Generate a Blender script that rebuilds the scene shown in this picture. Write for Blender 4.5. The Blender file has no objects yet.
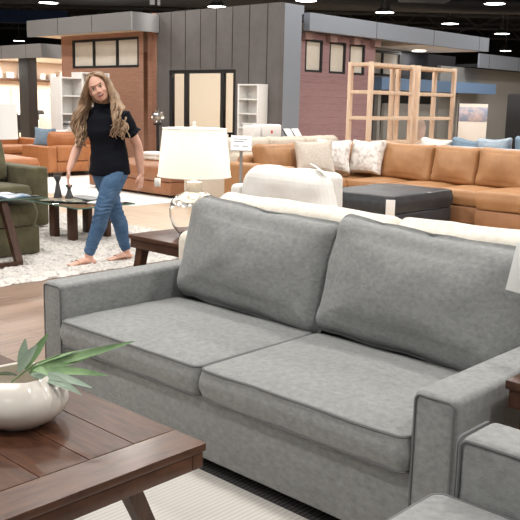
import bpy, bmesh, math, random
from mathutils import Vector, Matrix, noise
random.seed(7)
PI = math.pi
scene = bpy.context.scene
COL = scene.collection

# ------------------------------------------------------------------ frame
YAW = -0.7532
CY, SY = math.cos(YAW), math.sin(YAW)
OX, OY = -0.990, 3.6906
def W(x, y, z=0.0):            # furniture-grid coordinates -> world
    return Vector((OX + CY*x - SY*y, OY + SY*x + CY*y, z))

# ------------------------------------------------------------------ materials
MATS = {}
def mat(name, col, rough=0.6, metal=0.0, col2=None, nscale=8.0, ndet=6.0, stretch=(1,1,1), bump=0.0, bscale=60.0,
        sheen=0.0, coat=0.0, trans=0.0, emit=None, estr=0.0, ramp=(0.35,0.65), ior=1.45, spec=None, coord='Object', bstretch=None):
    if name in MATS: return MATS[name]
    m = bpy.data.materials.new(name); m.use_nodes = True
    nt = m.node_tree; N = nt.nodes; Lk = nt.links
    b = N['Principled BSDF']
    b.inputs['Base Color'].default_value = (*col, 1)
    b.inputs['Roughness'].default_value = rough
    b.inputs['Metallic'].default_value = metal
    b.inputs['IOR'].default_value = ior
    if spec is not None: b.inputs['Specular IOR Level'].default_value = spec
    if sheen: b.inputs['Sheen Weight'].default_value = sheen; b.inputs['Sheen Roughness'].default_value = 0.4
    if coat: b.inputs['Coat Weight'].default_value = coat; b.inputs['Coat Roughness'].default_value = 0.15
    if trans: b.inputs['Transmission Weight'].default_value = trans
    if emit: b.inputs['Emission Color'].default_value = (*emit, 1); b.inputs['Emission Strength'].default_value = estr
    if col2 or bump:
        tc = N.new('ShaderNodeTexCoord'); mp = N.new('ShaderNodeMapping')
        mp.inputs['Scale'].default_value = stretch
        Lk.new(tc.outputs[coord], mp.inputs['Vector'])
    if col2:
        n = N.new('ShaderNodeTexNoise'); n.inputs['Scale'].default_value = nscale; n.inputs['Detail'].default_value = ndet
        n.inputs['Roughness'].default_value = 0.65
        Lk.new(mp.outputs[0], n.inputs['Vector'])
        r = N.new('ShaderNodeValToRGB')
        r.color_ramp.elements[0].position, r.color_ramp.elements[1].position = ramp
        r.color_ramp.elements[0].color = (*col, 1); r.color_ramp.elements[1].color = (*col2, 1)
        Lk.new(n.outputs['Fac'], r.inputs['Fac']); Lk.new(r.outputs['Color'], b.inputs['Base Color'])
    if bump:
        mp2 = mp
        if bstretch:
            mp2 = N.new('ShaderNodeMapping'); mp2.inputs['Scale'].default_value = bstretch
            Lk.new(tc.outputs[coord], mp2.inputs['Vector'])
        n2 = N.new('ShaderNodeTexNoise'); n2.inputs['Scale'].default_value = bscale; n2.inputs['Detail'].default_value = 3
        Lk.new(mp2.outputs[0], n2.inputs['Vector'])
        bp = N.new('ShaderNodeBump'); bp.inputs['Strength'].default_value = bump; bp.inputs['Distance'].default_value = 0.01
        Lk.new(n2.outputs['Fac'], bp.inputs['Height']); Lk.new(bp.outputs['Normal'], b.inputs['Normal'])
    MATS[name] = m
    return m

def plank_mat(name, c1, c2, c3, rot, pw, pl, rough=0.35, mortar=(0.05,0.035,0.025), spec=0.5, msize=0.004, coord='Object'):
    m = bpy.data.materials.new(name); m.use_nodes = True
    nt = m.node_tree; N = nt.nodes; Lk = nt.links; b = N['Principled BSDF']
    tc = N.new('ShaderNodeTexCoord'); mp = N.new('ShaderNodeMapping'); mp.inputs['Rotation'].default_value = (0,0,rot)
    Lk.new(tc.outputs[coord], mp.inputs['Vector'])
    br = N.new('ShaderNodeTexBrick'); br.offset = 0.37
    br.inputs['Scale'].default_value = 1.0
    br.inputs['Brick Width'].default_value = pl; br.inputs['Row Height'].default_value = pw
    br.inputs['Mortar Size'].default_value = msize; br.inputs['Mortar Smooth'].default_value = 0.3
    br.inputs['Color1'].default_value = (*c1,1); br.inputs['Color2'].default_value = (*c2,1); br.inputs['Mortar'].default_value = (*mortar,1)
    Lk.new(mp.outputs[0], br.inputs['Vector'])
    mp2 = N.new('ShaderNodeMapping'); mp2.inputs['Scale'].default_value = (1.2, 14, 1)
    Lk.new(mp.outputs[0], mp2.inputs['Vector'])
    n = N.new('ShaderNodeTexNoise'); n.inputs['Scale'].default_value = 3; n.inputs['Detail'].default_value = 8; n.inputs['Distortion'].default_value = 0.6
    Lk.new(mp2.outputs[0], n.inputs['Vector'])
    r = N.new('ShaderNodeValToRGB'); r.color_ramp.elements[0].position = 0.38; r.color_ramp.elements[1].position = 0.7
    r.color_ramp.elements[0].color = (0,0,0,1); r.color_ramp.elements[1].color = (0.75,0.75,0.75,1)
    Lk.new(n.outputs['Fac'], r.inputs['Fac'])
    mx = N.new('ShaderNodeMixRGB'); mx.inputs['Color2'].default_value = (*c3,1)
    Lk.new(r.outputs['Color'], mx.inputs['Fac']); Lk.new(br.outputs['Color'], mx.inputs['Color1'])
    Lk.new(mx.outputs[0], b.inputs['Base Color'])
    b.inputs['Roughness'].default_value = rough; b.inputs['Specular IOR Level'].default_value = spec
    bp = N.new('ShaderNodeBump'); bp.inputs['Strength'].default_value = 0.15; bp.inputs['Distance'].default_value = 0.003
    Lk.new(br.outputs['Fac'], bp.inputs['Height']); bp.invert = True
    Lk.new(bp.outputs['Normal'], b.inputs['Normal'])
    MATS[name] = m
    return m

GREY   = mat('grey_chenille', (0.195,0.2,0.195), 0.9, col2=(0.315,0.318,0.306), nscale=42, ndet=12, ramp=(0.30,0.72), stretch=(1,1,1.5), bump=0.5, bscale=420, sheen=0.25)
GPIPE  = mat('grey_piping', (0.135,0.138,0.136), 0.9, sheen=0.1)
CREAM  = mat('cream_boucle', (0.66,0.60,0.51), 0.95, col2=(0.76,0.71,0.62), nscale=30, bump=0.4, bscale=250, sheen=0.2)
CREAM2 = mat('white_linen', (0.74,0.72,0.68), 0.95, col2=(0.80,0.785,0.75), nscale=14, bump=0.25, bscale=250)
BEIGE  = mat('beige_weave', (0.52,0.45,0.37), 0.95, col2=(0.62,0.55,0.46), nscale=50)
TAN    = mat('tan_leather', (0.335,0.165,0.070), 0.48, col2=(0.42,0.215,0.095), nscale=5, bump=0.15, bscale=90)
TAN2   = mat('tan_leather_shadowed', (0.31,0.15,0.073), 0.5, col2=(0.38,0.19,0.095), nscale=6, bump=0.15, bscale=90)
ORANGE = mat('cognac_leather', (0.33,0.12,0.042), 0.45, col2=(0.42,0.165,0.06), nscale=6)
BROWNL = mat('saddle_leather', (0.25,0.105,0.05), 0.45, col2=(0.32,0.14,0.068), nscale=5)
CHAR   = mat('charcoal_leather', (0.020,0.022,0.026), 0.46, col2=(0.036,0.039,0.045), nscale=9, bump=0.2, bscale=120)
OLIVE  = mat('olive_fabric', (0.070,0.061,0.030), 0.9, col2=(0.112,0.099,0.050), nscale=8, sheen=0.2, bump=0.2, bscale=300)
DWOOD  = mat('dark_walnut', (0.030,0.013,0.008), 0.42, spec=.3, col2=(0.095,0.043,0.024), nscale=4, stretch=(2,16,2), coat=0.06, ramp=(0.3,0.75))
TABLEW = mat('chestnut_top', (0.026,0.0095,0.005), 0.40, spec=.30, col2=(0.115,0.047,0.024), nscale=3.5, ndet=9, stretch=(1.5,9,2), coat=0.0, ramp=(0.3,0.75), bump=0.06, bscale=18, bstretch=(2,25,2))
TABLEX = mat('chestnut_border', (0.032,0.0125,0.007), 0.34, spec=.40, col2=(0.13,0.056,0.030), nscale=3.5, ndet=9, stretch=(9,1.5,2), coat=0.08, ramp=(0.3,0.75), bump=0.06, bscale=18, bstretch=(25,2,2))
BLACKM = mat('black_metal', (0.012,0.012,0.013), 0.5)
CHARC  = mat('charcoal_paint', (0.075,0.072,0.072), 0.6)
WHITE  = mat('white_paint', (0.78,0.76,0.73), 0.5)
PAPER  = mat('white_card', (0.82,0.82,0.80), 0.6)
PWOOD  = mat('pale_maple', (0.66,0.47,0.33), 0.55, col2=(0.76,0.58,0.43), nscale=3, stretch=(6,6,1))
CERAM  = mat('cream_ceramic', (0.70,0.64,0.56), 0.22, col2=(0.76,0.71,0.64), nscale=3, coat=0.4)
LEAF   = mat('sage_leaf', (0.10,0.19,0.07), 0.5, col2=(0.22,0.34,0.15), nscale=9)
LEAF2  = mat('grey_green_leaf', (0.20,0.27,0.20), 0.55, col2=(0.30,0.37,0.28), nscale=9)
GLASS  = mat('clear_glass', (1,1,1), 0.02, trans=1.0, ior=1.10, spec=.9)
GLASST = mat('green_tinted_glass', (0.72,0.85,0.80), 0.03, trans=1.0, ior=1.12, spec=0.8)
CHROME = mat('polished_chrome', (0.75,0.74,0.72), 0.12, metal=1.0)
STEEL  = mat('brushed_steel', (0.42,0.42,0.42), 0.4, metal=0.8)
JEANS  = mat('blue_denim', (0.035,0.085,0.17), 0.85, col2=(0.08,0.155,0.27), nscale=9, bump=0.2, bscale=300)
SHIRT  = mat('black_jersey', (0.004,0.005,0.009), 0.9, spec=.2)
SKIN   = mat('skin', (0.60,0.34,0.25), 0.5, col2=(0.66,0.39,0.30), nscale=8)
BLUE   = mat('slate_blue_fabric', (0.14,0.20,0.26), 0.9, col2=(0.19,0.26,0.33), nscale=20)

# ------------------------------------------------------------------ mesh helpers
def nb(): return bmesh.new()
def merge(dst, src):
    me = bpy.data.meshes.new('tmp'); src.to_mesh(me); dst.from_mesh(me); bpy.data.meshes.remove(me); src.free()
def box(bm, x0,x1,y0,y1,z0,z1, r=0.0, seg=2, M=None):
    t = nb(); bmesh.ops.create_cube(t, size=1)
    for v in t.verts:
        v.co = Vector((x0+(v.co.x+.5)*(x1-x0), y0+(v.co.y+.5)*(y1-y0), z0+(v.co.z+.5)*(z1-z0)))
    if r > 0:
        bmesh.ops.bevel(t, geom=t.edges[:]+t.verts[:], offset=min(r, .49*min(x1-x0,y1-y0,z1-z0)), segments=seg, profile=.5, affect='EDGES')
    if M: bmesh.ops.transform(t, matrix=M, verts=t.verts)
    merge(bm, t); return bm
def frame_ring(bm, rings, closed_ends=True):
    vs = [[bm.verts.new(p) for p in r] for r in rings]
    n = len(vs[0])
    for a, b in zip(vs, vs[1:]):
        for i in range(n):
            bm.faces.new((a[i], a[(i+1)%n], b[(i+1)%n], b[i]))
    if closed_ends:
        bm.faces.new(list(reversed(vs[0]))); bm.faces.new(vs[-1])
    return bm
def tube(bm, pts, rad, n=8, closed=False, flat=None):
    pts = [Vector(p) for p in pts]
    rs = rad if isinstance(rad, (list,tuple)) else [rad]*len(pts)
    rings = []; prev = None
    m = len(pts)
    for i, p in enumerate(pts):
        if closed: t = pts[(i+1)%m]-pts[(i-1)%m]
        else: t = pts[min(i+1,m-1)]-pts[max(i-1,0)]
        if t.length < 1e-9: t = Vector((0,0,1))
        t.normalize()
        if prev is None:
            a = Vector((0,0,1)) if abs(t.z)<.9 else Vector((1,0,0))
            u = t.cross(a).normalized()
        else:
            u = (prev - t*prev.dot(t))
            u = u.normalized() if u.length>1e-6 else t.cross(Vector((0,0,1))).normalized()
        prev = u; w = t.cross(u)
        f = flat if flat else 1.0
        rings.append([p + (u*math.cos(2*PI*k/n) + w*f*math.sin(2*PI*k/n))*rs[i] for k in range(n)])
    t = nb()
    if closed:
        vs = [[t.verts.new(q) for q in r] for r in rings]
        for a in range(m):
            A, B = vs[a], vs[(a+1)%m]
            for i in range(n): t.faces.new((A[i],A[(i+1)%n],B[(i+1)%n],B[i]))
    else: frame_ring(t, rings)
    bmesh.ops.recalc_face_normals(t, faces=t.faces)
    merge(bm, t); return bm
def lathe(bm, prof, n=32, c=(0,0,0), cap=True, wob=None):
    rings = []
    for r, z in prof:
        rings.append([Vector((c[0]+r*(wob(2*PI*k/n,z) if wob else 1)*math.cos(2*PI*k/n), c[1]+r*(wob(2*PI*k/n,z) if wob else 1)*math.sin(2*PI*k/n), c[2]+z)) for k in range(n)])
    t = nb(); frame_ring(t, rings, cap); bmesh.ops.recalc_face_normals(t, faces=t.faces); merge(bm, t); return bm
def ball(bm, c, r, M=None, u=20, v=14):
    t = nb(); bmesh.ops.create_uvsphere(t, u_segments=u, v_segments=v, radius=1)
    for x in t.verts: x.co = Vector((x.co.x*r[0], x.co.y*r[1], x.co.z*r[2]))
    if M: bmesh.ops.transform(t, matrix=M, verts=t.verts)
    bmesh.ops.translate(t, vec=Vector(c), verts=t.verts); merge(bm, t); return bm
def rrect(a, b, r, n=16, ear=0.0):
    r = max(min(r, a*.98, b*.98), .001); P = []
    for (cx, cy, s) in ((a-r,b-r,0),(-a+r,b-r,PI/2),(-a+r,-b+r,PI),(a-r,-b+r,1.5*PI)):
        for k in range(n):
            t = s + PI/2*k/(n-1); P.append([cx+r*math.cos(t), cy+r*math.sin(t)])
    # subdivide the straight runs
    Q = []
    m = len(P)
    for i in range(m):
        p, q = P[i], P[(i+1)%m]; Q.append(p)
        if (i+1) % n == 0:
            for k in range(1, 10): Q.append([p[0]+(q[0]-p[0])*k/10, p[1]+(q[1]-p[1])*k/10])
    if ear:
        for p in Q:
            u, v = p[0]/a, p[1]/b
            p[0] -= ear*(1-v*v)*u; p[1] -= ear*(1-u*u)*v
    return Q
def cushion(w, d, h, crown=.03, crown_b=.0, rp=.05, re=.03, amp=.004, freq=5, ear=0.0, seed=0, pipe=0.0, pinch=0.0, pz=None):
    """soft box cushion centred on its base centre; returns (body bmesh, piping bmesh)"""
    a, b = w/2, d/2
    rings = []
    def ring(ins, z): rings.append([(p[0],p[1],z) for p in rrect(a-ins, b-ins, max(rp-ins*.6,.012), 6, ear*max(0,1-ins/min(a,b)))])
    O0 = rrect(a-re, b-re, max(rp-re*.6,.012), 6, ear)
    NR = 12
    def dome(f, zf):
        rings.append([(p[0]*f, p[1]*f, zf((1-abs(p[0]*f/a)**2.6)*(1-abs(p[1]*f/b)**2.6), (1-abs(p[0]*f/(a-re))**2)*(1-abs(p[1]*f/(b-re))**2))) for p in O0])
    base_q = lambda q: max(q, 0)
    for k in range(1, NR): dome((k/NR)**.8, lambda q1, q2: -crown_b*q2**.75 if q2 > 0 else 0)
    for k in range(5):
        t = PI/2*k/4; ring(re*(1-math.sin(t)), re*(1-math.cos(t)))
    nsid = 4
    for k in range(1, nsid):
        f = k/nsid; ring(-.012*math.sin(PI*f)*(h/.15)+pinch*math.sin(PI*f), re+(h-2*re)*f)
    for k in range(5):
        t = PI/2*k/4; ring(re*(1-math.cos(t)), h-re+re*math.sin(t))
    for k in range(NR-1, 0, -1): dome((k/NR)**.8, lambda q1, q2: h+crown*q2**.75 if q2 > 0 else h)
    t = nb(); vs = [[t.verts.new(p) for p in r] for r in rings]; n = len(vs[0])
    for A, B in zip(vs, vs[1:]):
        for i in range(n): t.faces.new((A[i], A[(i+1)%n], B[(i+1)%n], B[i]))
    c0 = t.verts.new((0,0,-crown_b)); c1 = t.verts.new((0,0,h+crown))
    for i in range(n):
        t.faces.new((vs[0][(i+1)%n], vs[0][i], c0)); t.faces.new((vs[-1][i], vs[-1][(i+1)%n], c1))
    bmesh.ops.recalc_face_normals(t, faces=t.faces)
    t.normal_update()
    off = Vector((seed*3.17, seed*1.3, seed*.7))
    mv = [(v, v.normal.copy()) for v in t.verts]
    for v, nrm in mv:
        p = v.co*freq+off
        v.co += nrm*amp*(noise.noise(p)+.5*noise.noise(p*2.3))
    pb = None
    if pipe:
        pb = nb()
        for z in ((re*.35, h-re*.35) if pz is None else (pz,)):
            ins_ = re*.22 if pz is None else .002
            pts = [(p[0],p[1],z) for p in rrect(a-ins_, b-ins_, rp, 6, ear)]
            pts = [Vector(p)+Vector((0,0,1))*amp*noise.noise(Vector(p)*freq+off) for p in pts]
            tube(pb, pts, pipe, 6, closed=True)
    return t, pb
def xf(bm, M): bmesh.ops.transform(bm, matrix=M, verts=bm.verts); return bm
def T(x,y,z): return Matrix.Translation((x,y,z))
def RX(a): return Matrix.Rotation(a,4,'X')
def RY(a): return Matrix.Rotation(a,4,'Y')
def RZ(a): return Matrix.Rotation(a,4,'Z')

def obj(name, bm, m, parent=None, smooth=None):
    me = bpy.data.meshes.new(name); bmesh.ops.remove_doubles(bm, verts=bm.verts, dist=1e-6)
    if smooth is not False:
        for f in bm.faces: f.smooth = True
        ang = math.radians(45 if smooth is None else smooth)
        bm.normal_update()
        for e in bm.edges:
            if len(e.link_faces)==2 and e.calc_face_angle(0) > ang: e.smooth = False
    bm.to_mesh(me); bm.free(); me.materials.append(m)
    o = bpy.data.objects.new(name, me); COL.objects.link(o)
    if parent: o.parent = parent
    return o
def tag(o, label, cat, group=None, kind=None):
    o['label'] = label; o['category'] = cat
    if group: o['group'] = group
    if kind: o['kind'] = kind
    return o
def thing(name, label, cat, x, y, z=0, rot=0.0, group=None, world=False):
    o = bpy.data.objects.new(name, None); COL.objects.link(o)
    o.location = Vector((x,y,z)) if world else W(x,y,z)
    o.rotation_euler = (0,0,rot if world else YAW+rot); o.empty_display_size = .1
    return tag(o, label, cat, group)
def place(o, x, y, z=0, rot=0.0):
    o.location = W(x,y,z); o.rotation_euler = (0,0,YAW+rot); return o
def struct(name, bm, m, x=None, y=None, parent=None, z=0):
    o = obj(name, bm, m, parent)
    if parent is None:
        o['kind'] = 'structure'
        if x is not None: place(o, x, y, z)
    return o
def copy_tree(r):
    c = r.copy(); COL.objects.link(c)
    for ch in r.children:
        d = ch.copy(); COL.objects.link(d); d.parent = c
        for g in ch.children:
            e = g.copy(); COL.objects.link(e); e.parent = d
    return c
def relabel(o, label, group=None):
    o['label'] = label
    if group: o['group'] = group
    return o

# ------------------------------------------------------------------ camera
F = 824.5; PITCH = 0.18926; ROLL = 0.02189; CAMZ = 1.4072
cam = bpy.data.cameras.new('camera'); cam.sensor_width = 36; cam.lens = F/520*36; cam.clip_end = 200
co = bpy.data.objects.new('camera', cam); COL.objects.link(co); scene.camera = co
fw = Vector((0, math.cos(PITCH), -math.sin(PITCH))); up = Vector((0, math.sin(PITCH), math.cos(PITCH))); rt = Vector((1,0,0))
rt2 = rt*math.cos(ROLL)+up*math.sin(ROLL); up2 = -rt*math.sin(ROLL)+up*math.cos(ROLL)
R = Matrix((rt2, up2, -fw)).transposed().to_4x4()
co.matrix_world = Matrix.Translation((0,0,CAMZ)) @ R

scene.view_settings.view_transform = 'Standard'; scene.view_settings.look = 'None'
scene.view_settings.gamma = 1; scene.view_settings.use_curve_mapping = False
scene.view_settings.exposure = 0.1
scene.cycles.use_denoising = True
scene.cycles.max_bounces = 8; scene.cycles.transparent_max_bounces = 12
scene.cycles.sample_clamp_indirect = 4.0; scene.cycles.caustics_refractive = False; scene.cycles.caustics_reflective = False

# ------------------------------------------------------------------ world: added ambient fill, let in where the hall is left open
w = bpy.data.worlds.new('world'); scene.world = w; w.use_nodes = True
w.node_tree.nodes['Background'].inputs[0].default_value = (0.93,0.97,1.0,1)
w.node_tree.nodes['Background'].inputs[1].default_value = 0.32

# ------------------------------------------------------------------ hall shell
FLOORN = plank_mat('brown_plank_floor', (0.24,0.155,0.108), (0.145,0.088,0.06), (0.30,0.205,0.148), -YAW-PI/2, 0.2, 1.3, rough=0.38, mortar=(0.10,0.065,0.045))
FLOORF = plank_mat('far_floor_sheen', (0.50,0.385,0.275), (0.42,0.31,0.215), (0.60,0.48,0.36), -YAW, 0.19, 1.5, rough=0.36, mortar=(0.26,0.19,0.13))  # same planks further off: distant floor reflection put into the paler colour
b = nb(); box(b, -26, 26, -6, 60, -.12, 0)
struct('floor', b, FLOORF)
b = nb(); box(b, -9, 9, -6, 7.4, 0, .003)
struct('floor_planks', b, FLOORN)
CEIL = mat('black_ceiling', (0.012,0.012,0.014), 0.8)
b = nb(); box(b, -26, 26, 4.5, 60, 6.3, 6.4)
struct('ceiling', b, CEIL)
WALLB = mat('dark_hall_wall', (0.02,0.02,0.023), 0.8)
b = nb(); box(b, -26, 26, 59.9, 60, 0, 6.3); struct('wall_back', b, WALLB)
b = nb(); box(b, -26, -25.9, 4.5, 59.9, 0, 6.3); struct('wall_left', b, WALLB)
b = nb(); box(b, 25.9, 26, 4.5, 59.9, 0, 6.3); struct('wall_right', b, WALLB)
BLUEW = mat('blue_lit_wall', (0.03,0.07,0.20), 0.5)  # blue light on the far wall strip, put into its base colour
b = nb(); box(b, -25.5, -9.5, 41, 41.4, 4.9, 5.5); struct('trim_blue_lit', b, BLUEW)

# roof trusses, ducts, purlins
TRUSS = mat('dark_steel', (0.07,0.072,0.078), 0.6)
DUCT = mat('black_duct', (0.02,0.02,0.022), 0.5)
def truss(y):
    b = nb()
    box(b, -25.9, 25.9, y-.06, y+.06, 6.1, 6.22); box(b, -25.9, 25.9, y-.06, y+.06, 5.3, 5.4)
    x = -25
    while x < 25:
        tube(b, [(x,y,5.36),(x+1,y,6.15)], .035, 6); tube(b, [(x+1,y,6.15),(x+2,y,5.36)], .035, 6); x += 2
    return b
tyrs = (14, 20, 26, 32, 38, 44, 50)
for i, y in enumerate(tyrs):
    o = obj('roof_truss', truss(y), TRUSS); o['kind'] = 'structure'
for x in (-12,-6,0,6,12,18):
    b = nb(); box(b, x-.05, x+.05, 4.6, 59.8, 5.9, 6.05); o = obj('ceiling_beam', b, TRUSS); o['kind'] = 'structure'
dbm = nb(); tube(dbm, [(-25.5,30.6,5.05),(25.5,30.6,5.05)], .38, 20)
ad_ = tag(obj('air_duct', dbm, DUCT), 'long dark round air duct crossing under the black roof', 'duct')
for x in range(-24, 25, 6): obj('hanger', tube(nb(), [(x,30.6,5.42),(x,30.6,6.3)], .02, 6), DUCT, ad_)
dbm = nb(); box(dbm, 3.6,4.9,22.5,23.4,4.15,4.75,.03); box(dbm,3.9,4.1,22.8,23.0,4.75,6.3)
ub = obj('heater_unit', dbm, DUCT); tag(ub, 'black suspended unit heater with a tan side panel', 'heater')
dbm = nb(); box(dbm, 3.75,4.05,22.47,22.5,4.35,4.65); obj('side_panel', dbm, mat('tan_board',(0.42,0.27,0.13),.6), ub)
STEELD = mat('conduit_grey', (0.25,0.25,0.26), .5)
dbm = nb(); tube(dbm, [(-2.3,17.4,3.3),(-2.3,17.4,6.29)], .05, 8); tube(dbm, [(-2.18,17.5,3.3),(-2.18,17.5,6.29)], .03, 8)
tag(obj('conduit', dbm, STEELD), 'pair of grey conduits rising from the panelled shop block', 'pipe')

# high bay lamps
LENS = mat('lamp_lens', (1,1,1), .4, emit=(1,0.97,0.92), estr=14)
def high_bay():
    root = thing('high_bay_lamp', '', 'ceiling lamp', 0,0,0, world=True)
    b = nb(); lathe(b, [(.06,.32),(.14,.30),(.17,.14),(.34,.04),(.35,0),(.32,.0),(.29,.03)], 28); obj('housing', b, CHARC, root)
    b = nb(); lathe(b, [(.31,.006),(.30,.025)], 28); obj('lens', b, LENS, root)
    b = nb(); tube(b, [(0,0,.3),(0,0,1.8)], .018, 6); obj('suspension_rod', b, STEELD, root)
    return root
bay = high_bay()
bay_spots = [(-7.24,28.60,'bright high bay ceiling lamp above the panelled fascia of the wood clad block'),
 (-1.62,28.70,'bright high bay ceiling lamp above the charcoal panelled block'),
 (1.25,26.51,'high bay ceiling lamp above the charcoal block\'s outer corner, cut by the top edge'),
 (4.08,29.31,'high bay ceiling lamp above the long grey fascia, beside the dark heater'),
 (7.08,32.76,'high bay ceiling lamp just above the far end of the long grey fascia'),
 (6.99,26.22,'large high bay ceiling lamp beside the suspended black heater'),
 (10.18,36.65,'middle-distance high bay lamp over the short grey fascia'),
 (13.45,47.47,'small far high bay lamp low over the short grey fascia'),
 (-13.88,48.02,'small far high bay lamp low over the open showroom\'s grey fascia')]
for i, (x, y, lb) in enumerate(bay_spots):
    o = bay if i == 0 else copy_tree(bay)
    o.location = (x, y, 4.5); relabel(o, lb, 'high bay ceiling lamps')
def area(x, y, z, power, size=.5, col=(1,.965,.92), rot=(0,0,0)):
    L = bpy.data.lights.new('lamp_light', 'AREA'); L.shape = 'DISK'; L.size = size; L.energy = power; L.color = col
    o = bpy.data.objects.new('lamp_light', L); COL.objects.link(o); o.location = (x,y,z); o.rotation_euler = rot
    return o
for x, y, lb in bay_spots: area(x, y, 4.44, 160, .45)
# the rest of the hall's lamp grid, outside this view
for gx in (-10.5,-6.3,-2.1,2.1,6.3,10.5):
    for gy in (-3.5,0.7,4.9,9.1,13.3,17.5,21.7):
        area(gx, gy, 5.2, {-3.5:18, 0.7:95, 4.9:135}.get(gy, 125), .6)

# ------------------------------------------------------------------ grey sofa
L_, AW, AH, SH, BASEZ = 2.143, .150, .585, .44, .055
def arm_mesh(x0, x1, y0, y1, z0, z1, r=.022):
    return box(nb(), x0,x1,y0,y1,z0,z1, r, 4)
def soft(bm, amp, freq, seed):
    bmesh.ops.subdivide_edges(bm, edges=bm.edges[:], cuts=6, use_grid_fill=True)
    bm.normal_update()
    for v, n in [(v, v.normal.copy()) for v in bm.verts]:
        v.co += n*amp*noise.noise(v.co*freq+Vector((seed,seed*2,0)))
    return bm
def front_pipe(x0,x1,y,z0,z1,r=.02, rad=.0038):
    b = nb(); pts = [(p[0]+(x0+x1)/2, y, p[1]+(z0+z1)/2) for p in rrect((x1-x0)/2-.006,(z1-z0)/2-.006,r,6)]
    return tube(b, pts, rad, 6, closed=True)
sofa = thing('sofa', 'grey chenille two seat sofa with piped box arms', 'sofa', 0, 0)
obj('base', box(nb(), AW-.01, L_-AW+.01, .012, .88, BASEZ, SH-.125, .012, 3), GREY, sofa)
for x0 in (0, L_-AW):
    a = obj('arm', arm_mesh(x0, x0+AW, -.004, .90, BASEZ, AH), GREY, sofa)
    obj('piping', front_pipe(x0+.004, x0+AW-.004, -.005, BASEZ+.004, AH-.006), GPIPE, a)
obj('back_frame', box(nb(), AW-.01, L_-AW+.01, .80, .90, SH-.13, .74, .03, 4), GREY, sofa)
cw = (L_-2*AW)/2
for i in range(2):
    b, p = cushion(cw-.004, .70, .125, .03, .0, .035, .02, .0045, 5, seed=3+i, pipe=.0052)
    M = T(AW+cw*(i+.5), .325, SH-.13)
    c = obj('seat_cushion', xf(b, M), GREY, sofa, 80); obj('piping', xf(p, M), GPIPE, c)
for i in range(2):
    b, p = cushion(cw-.002, .50, .17, .060, .03, .055, .082, .012, 5.5, ear=.014, seed=21+i*4, pipe=.0042, pz=.055)
    tilt = .26
    M = T(AW+cw*(i+.5)+(.005 if i==0 else -.020), .765, SH-.027) @ RZ(.012 if i==0 else -.01) @ RX(PI/2-tilt) @ RZ(-.05 if i==0 else -.045) @ T(0, .247, 0)
    c = obj('back_cushion', xf(b, M), GREY, sofa, 80); obj('piping', xf(p, M), GPIPE, c)
for x in (.07, L_-.07):
    for y in (.07, .83):
        obj('foot', box(nb(), x-.035, x+.035, y-.035, y+.035, .008, BASEZ+.002, .004), BLACKM, sofa)
# hang tag on the sofa's end cushion
t = thing('hang_tag', 'white card hang tag on the end back cushion of the grey sofa', 'tag', 2.075, .52, .80)
b = nb(); box(b, -.075,.075,-.001,.001,0,.165,.0008,1,M=RX(-.16)@RY(.10)); tag_o = obj('card', b, PAPER, t)
b = nb(); tube(b, [(.0,.027,.16),(.01,.06,.2),(.0,.10,.235)], .0015, 5); obj('string', b, PAPER, t)

# ------------------------------------------------------------------ rug under the coffee table (pale ribbed field with a dark ribbed border)
def rib_mat(name, c1, c2):
    m = bpy.data.materials.new(name); m.use_nodes = True; nt = m.node_tree; N = nt.nodes; b = N['Principled BSDF']
    tc = N.new('ShaderNodeTexCoord'); wv = N.new('ShaderNodeTexWave'); wv.inputs['Scale'].default_value = 16; wv.inputs['Distortion'].default_value = .6
    wv.inputs['Detail'].default_value = 2; wv.bands_direction = 'X'
    nt.links.new(tc.outputs['Object'], wv.inputs['Vector'])
    r = N.new('ShaderNodeValToRGB'); r.color_ramp.elements[0].color = (*c1,1); r.color_ramp.elements[1].color = (*c2,1)
    nt.links.new(wv.outputs['Fac'], r.inputs['Fac']); nt.links.new(r.outputs[0], b.inputs['Base Color'])
    bp = N.new('ShaderNodeBump'); bp.inputs['Strength'].default_value = .4; bp.inputs['Distance'].default_value = .004
    nt.links.new(wv.outputs['Fac'], bp.inputs['Height']); nt.links.new(bp.outputs[0], b.inputs['Normal'])
    b.inputs['Roughness'].default_value = .95; return m
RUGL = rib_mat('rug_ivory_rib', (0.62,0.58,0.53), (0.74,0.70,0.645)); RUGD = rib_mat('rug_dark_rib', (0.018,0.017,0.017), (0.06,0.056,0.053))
t = thing('area_rug', 'flat ivory ribbed rug with dark border under the wooden coffee table', 'rug', 1.2, -.9, .003)
obj('field', box(nb(), -.95, 1.6, -1.5, .91, 0, .006), RUGL, t)
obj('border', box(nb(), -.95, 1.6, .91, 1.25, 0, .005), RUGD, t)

# ------------------------------------------------------------------ coffee table
CX0, CX1, CY0, CY1, CZ = .36, 1.632, -1.26, -.50, .45
ct = thing('coffee_table', 'dark chestnut wood coffee table with plank top and splayed legs', 'table', 1.0, -.88, .009)
def rel(x, y, z): return (x-1.0, y+.88, z-.009)
def tb(x0,x1,y0,y1,z0,z1,r=.003):
    return box(nb(), x0-1.0, x1-1.0, y0+.88, y1+.88, z0-.009, z1-.009, r, 2)
bd = .135
top = obj('tabletop', tb(CX0,CX1,CY0,CY1,CZ-.024,CZ-.004), TABLEX, ct)
b = nb()
for (x0,x1,y0,y1) in ((CX1-bd,CX1,CY0,CY1),(CX0,CX0+bd,CY0,CY1)):
    merge(b, tb(x0,x1,y0,y1,CZ-.006,CZ,.0015))
obj('end_board', b, TABLEX, ct, 15)
b = nb()
ny = 5; y = CY0; pwid = (CY1-CY0)/ny
for k in range(ny):
    merge(b, tb(CX0+bd+.002, CX1-bd-.002, y+k*pwid+.0012, y+(k+1)*pwid-.0012, CZ-.006, CZ, .0015))
obj('plank', b, TABLEW, ct, 15)
b = nb()
ap = .05
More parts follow.
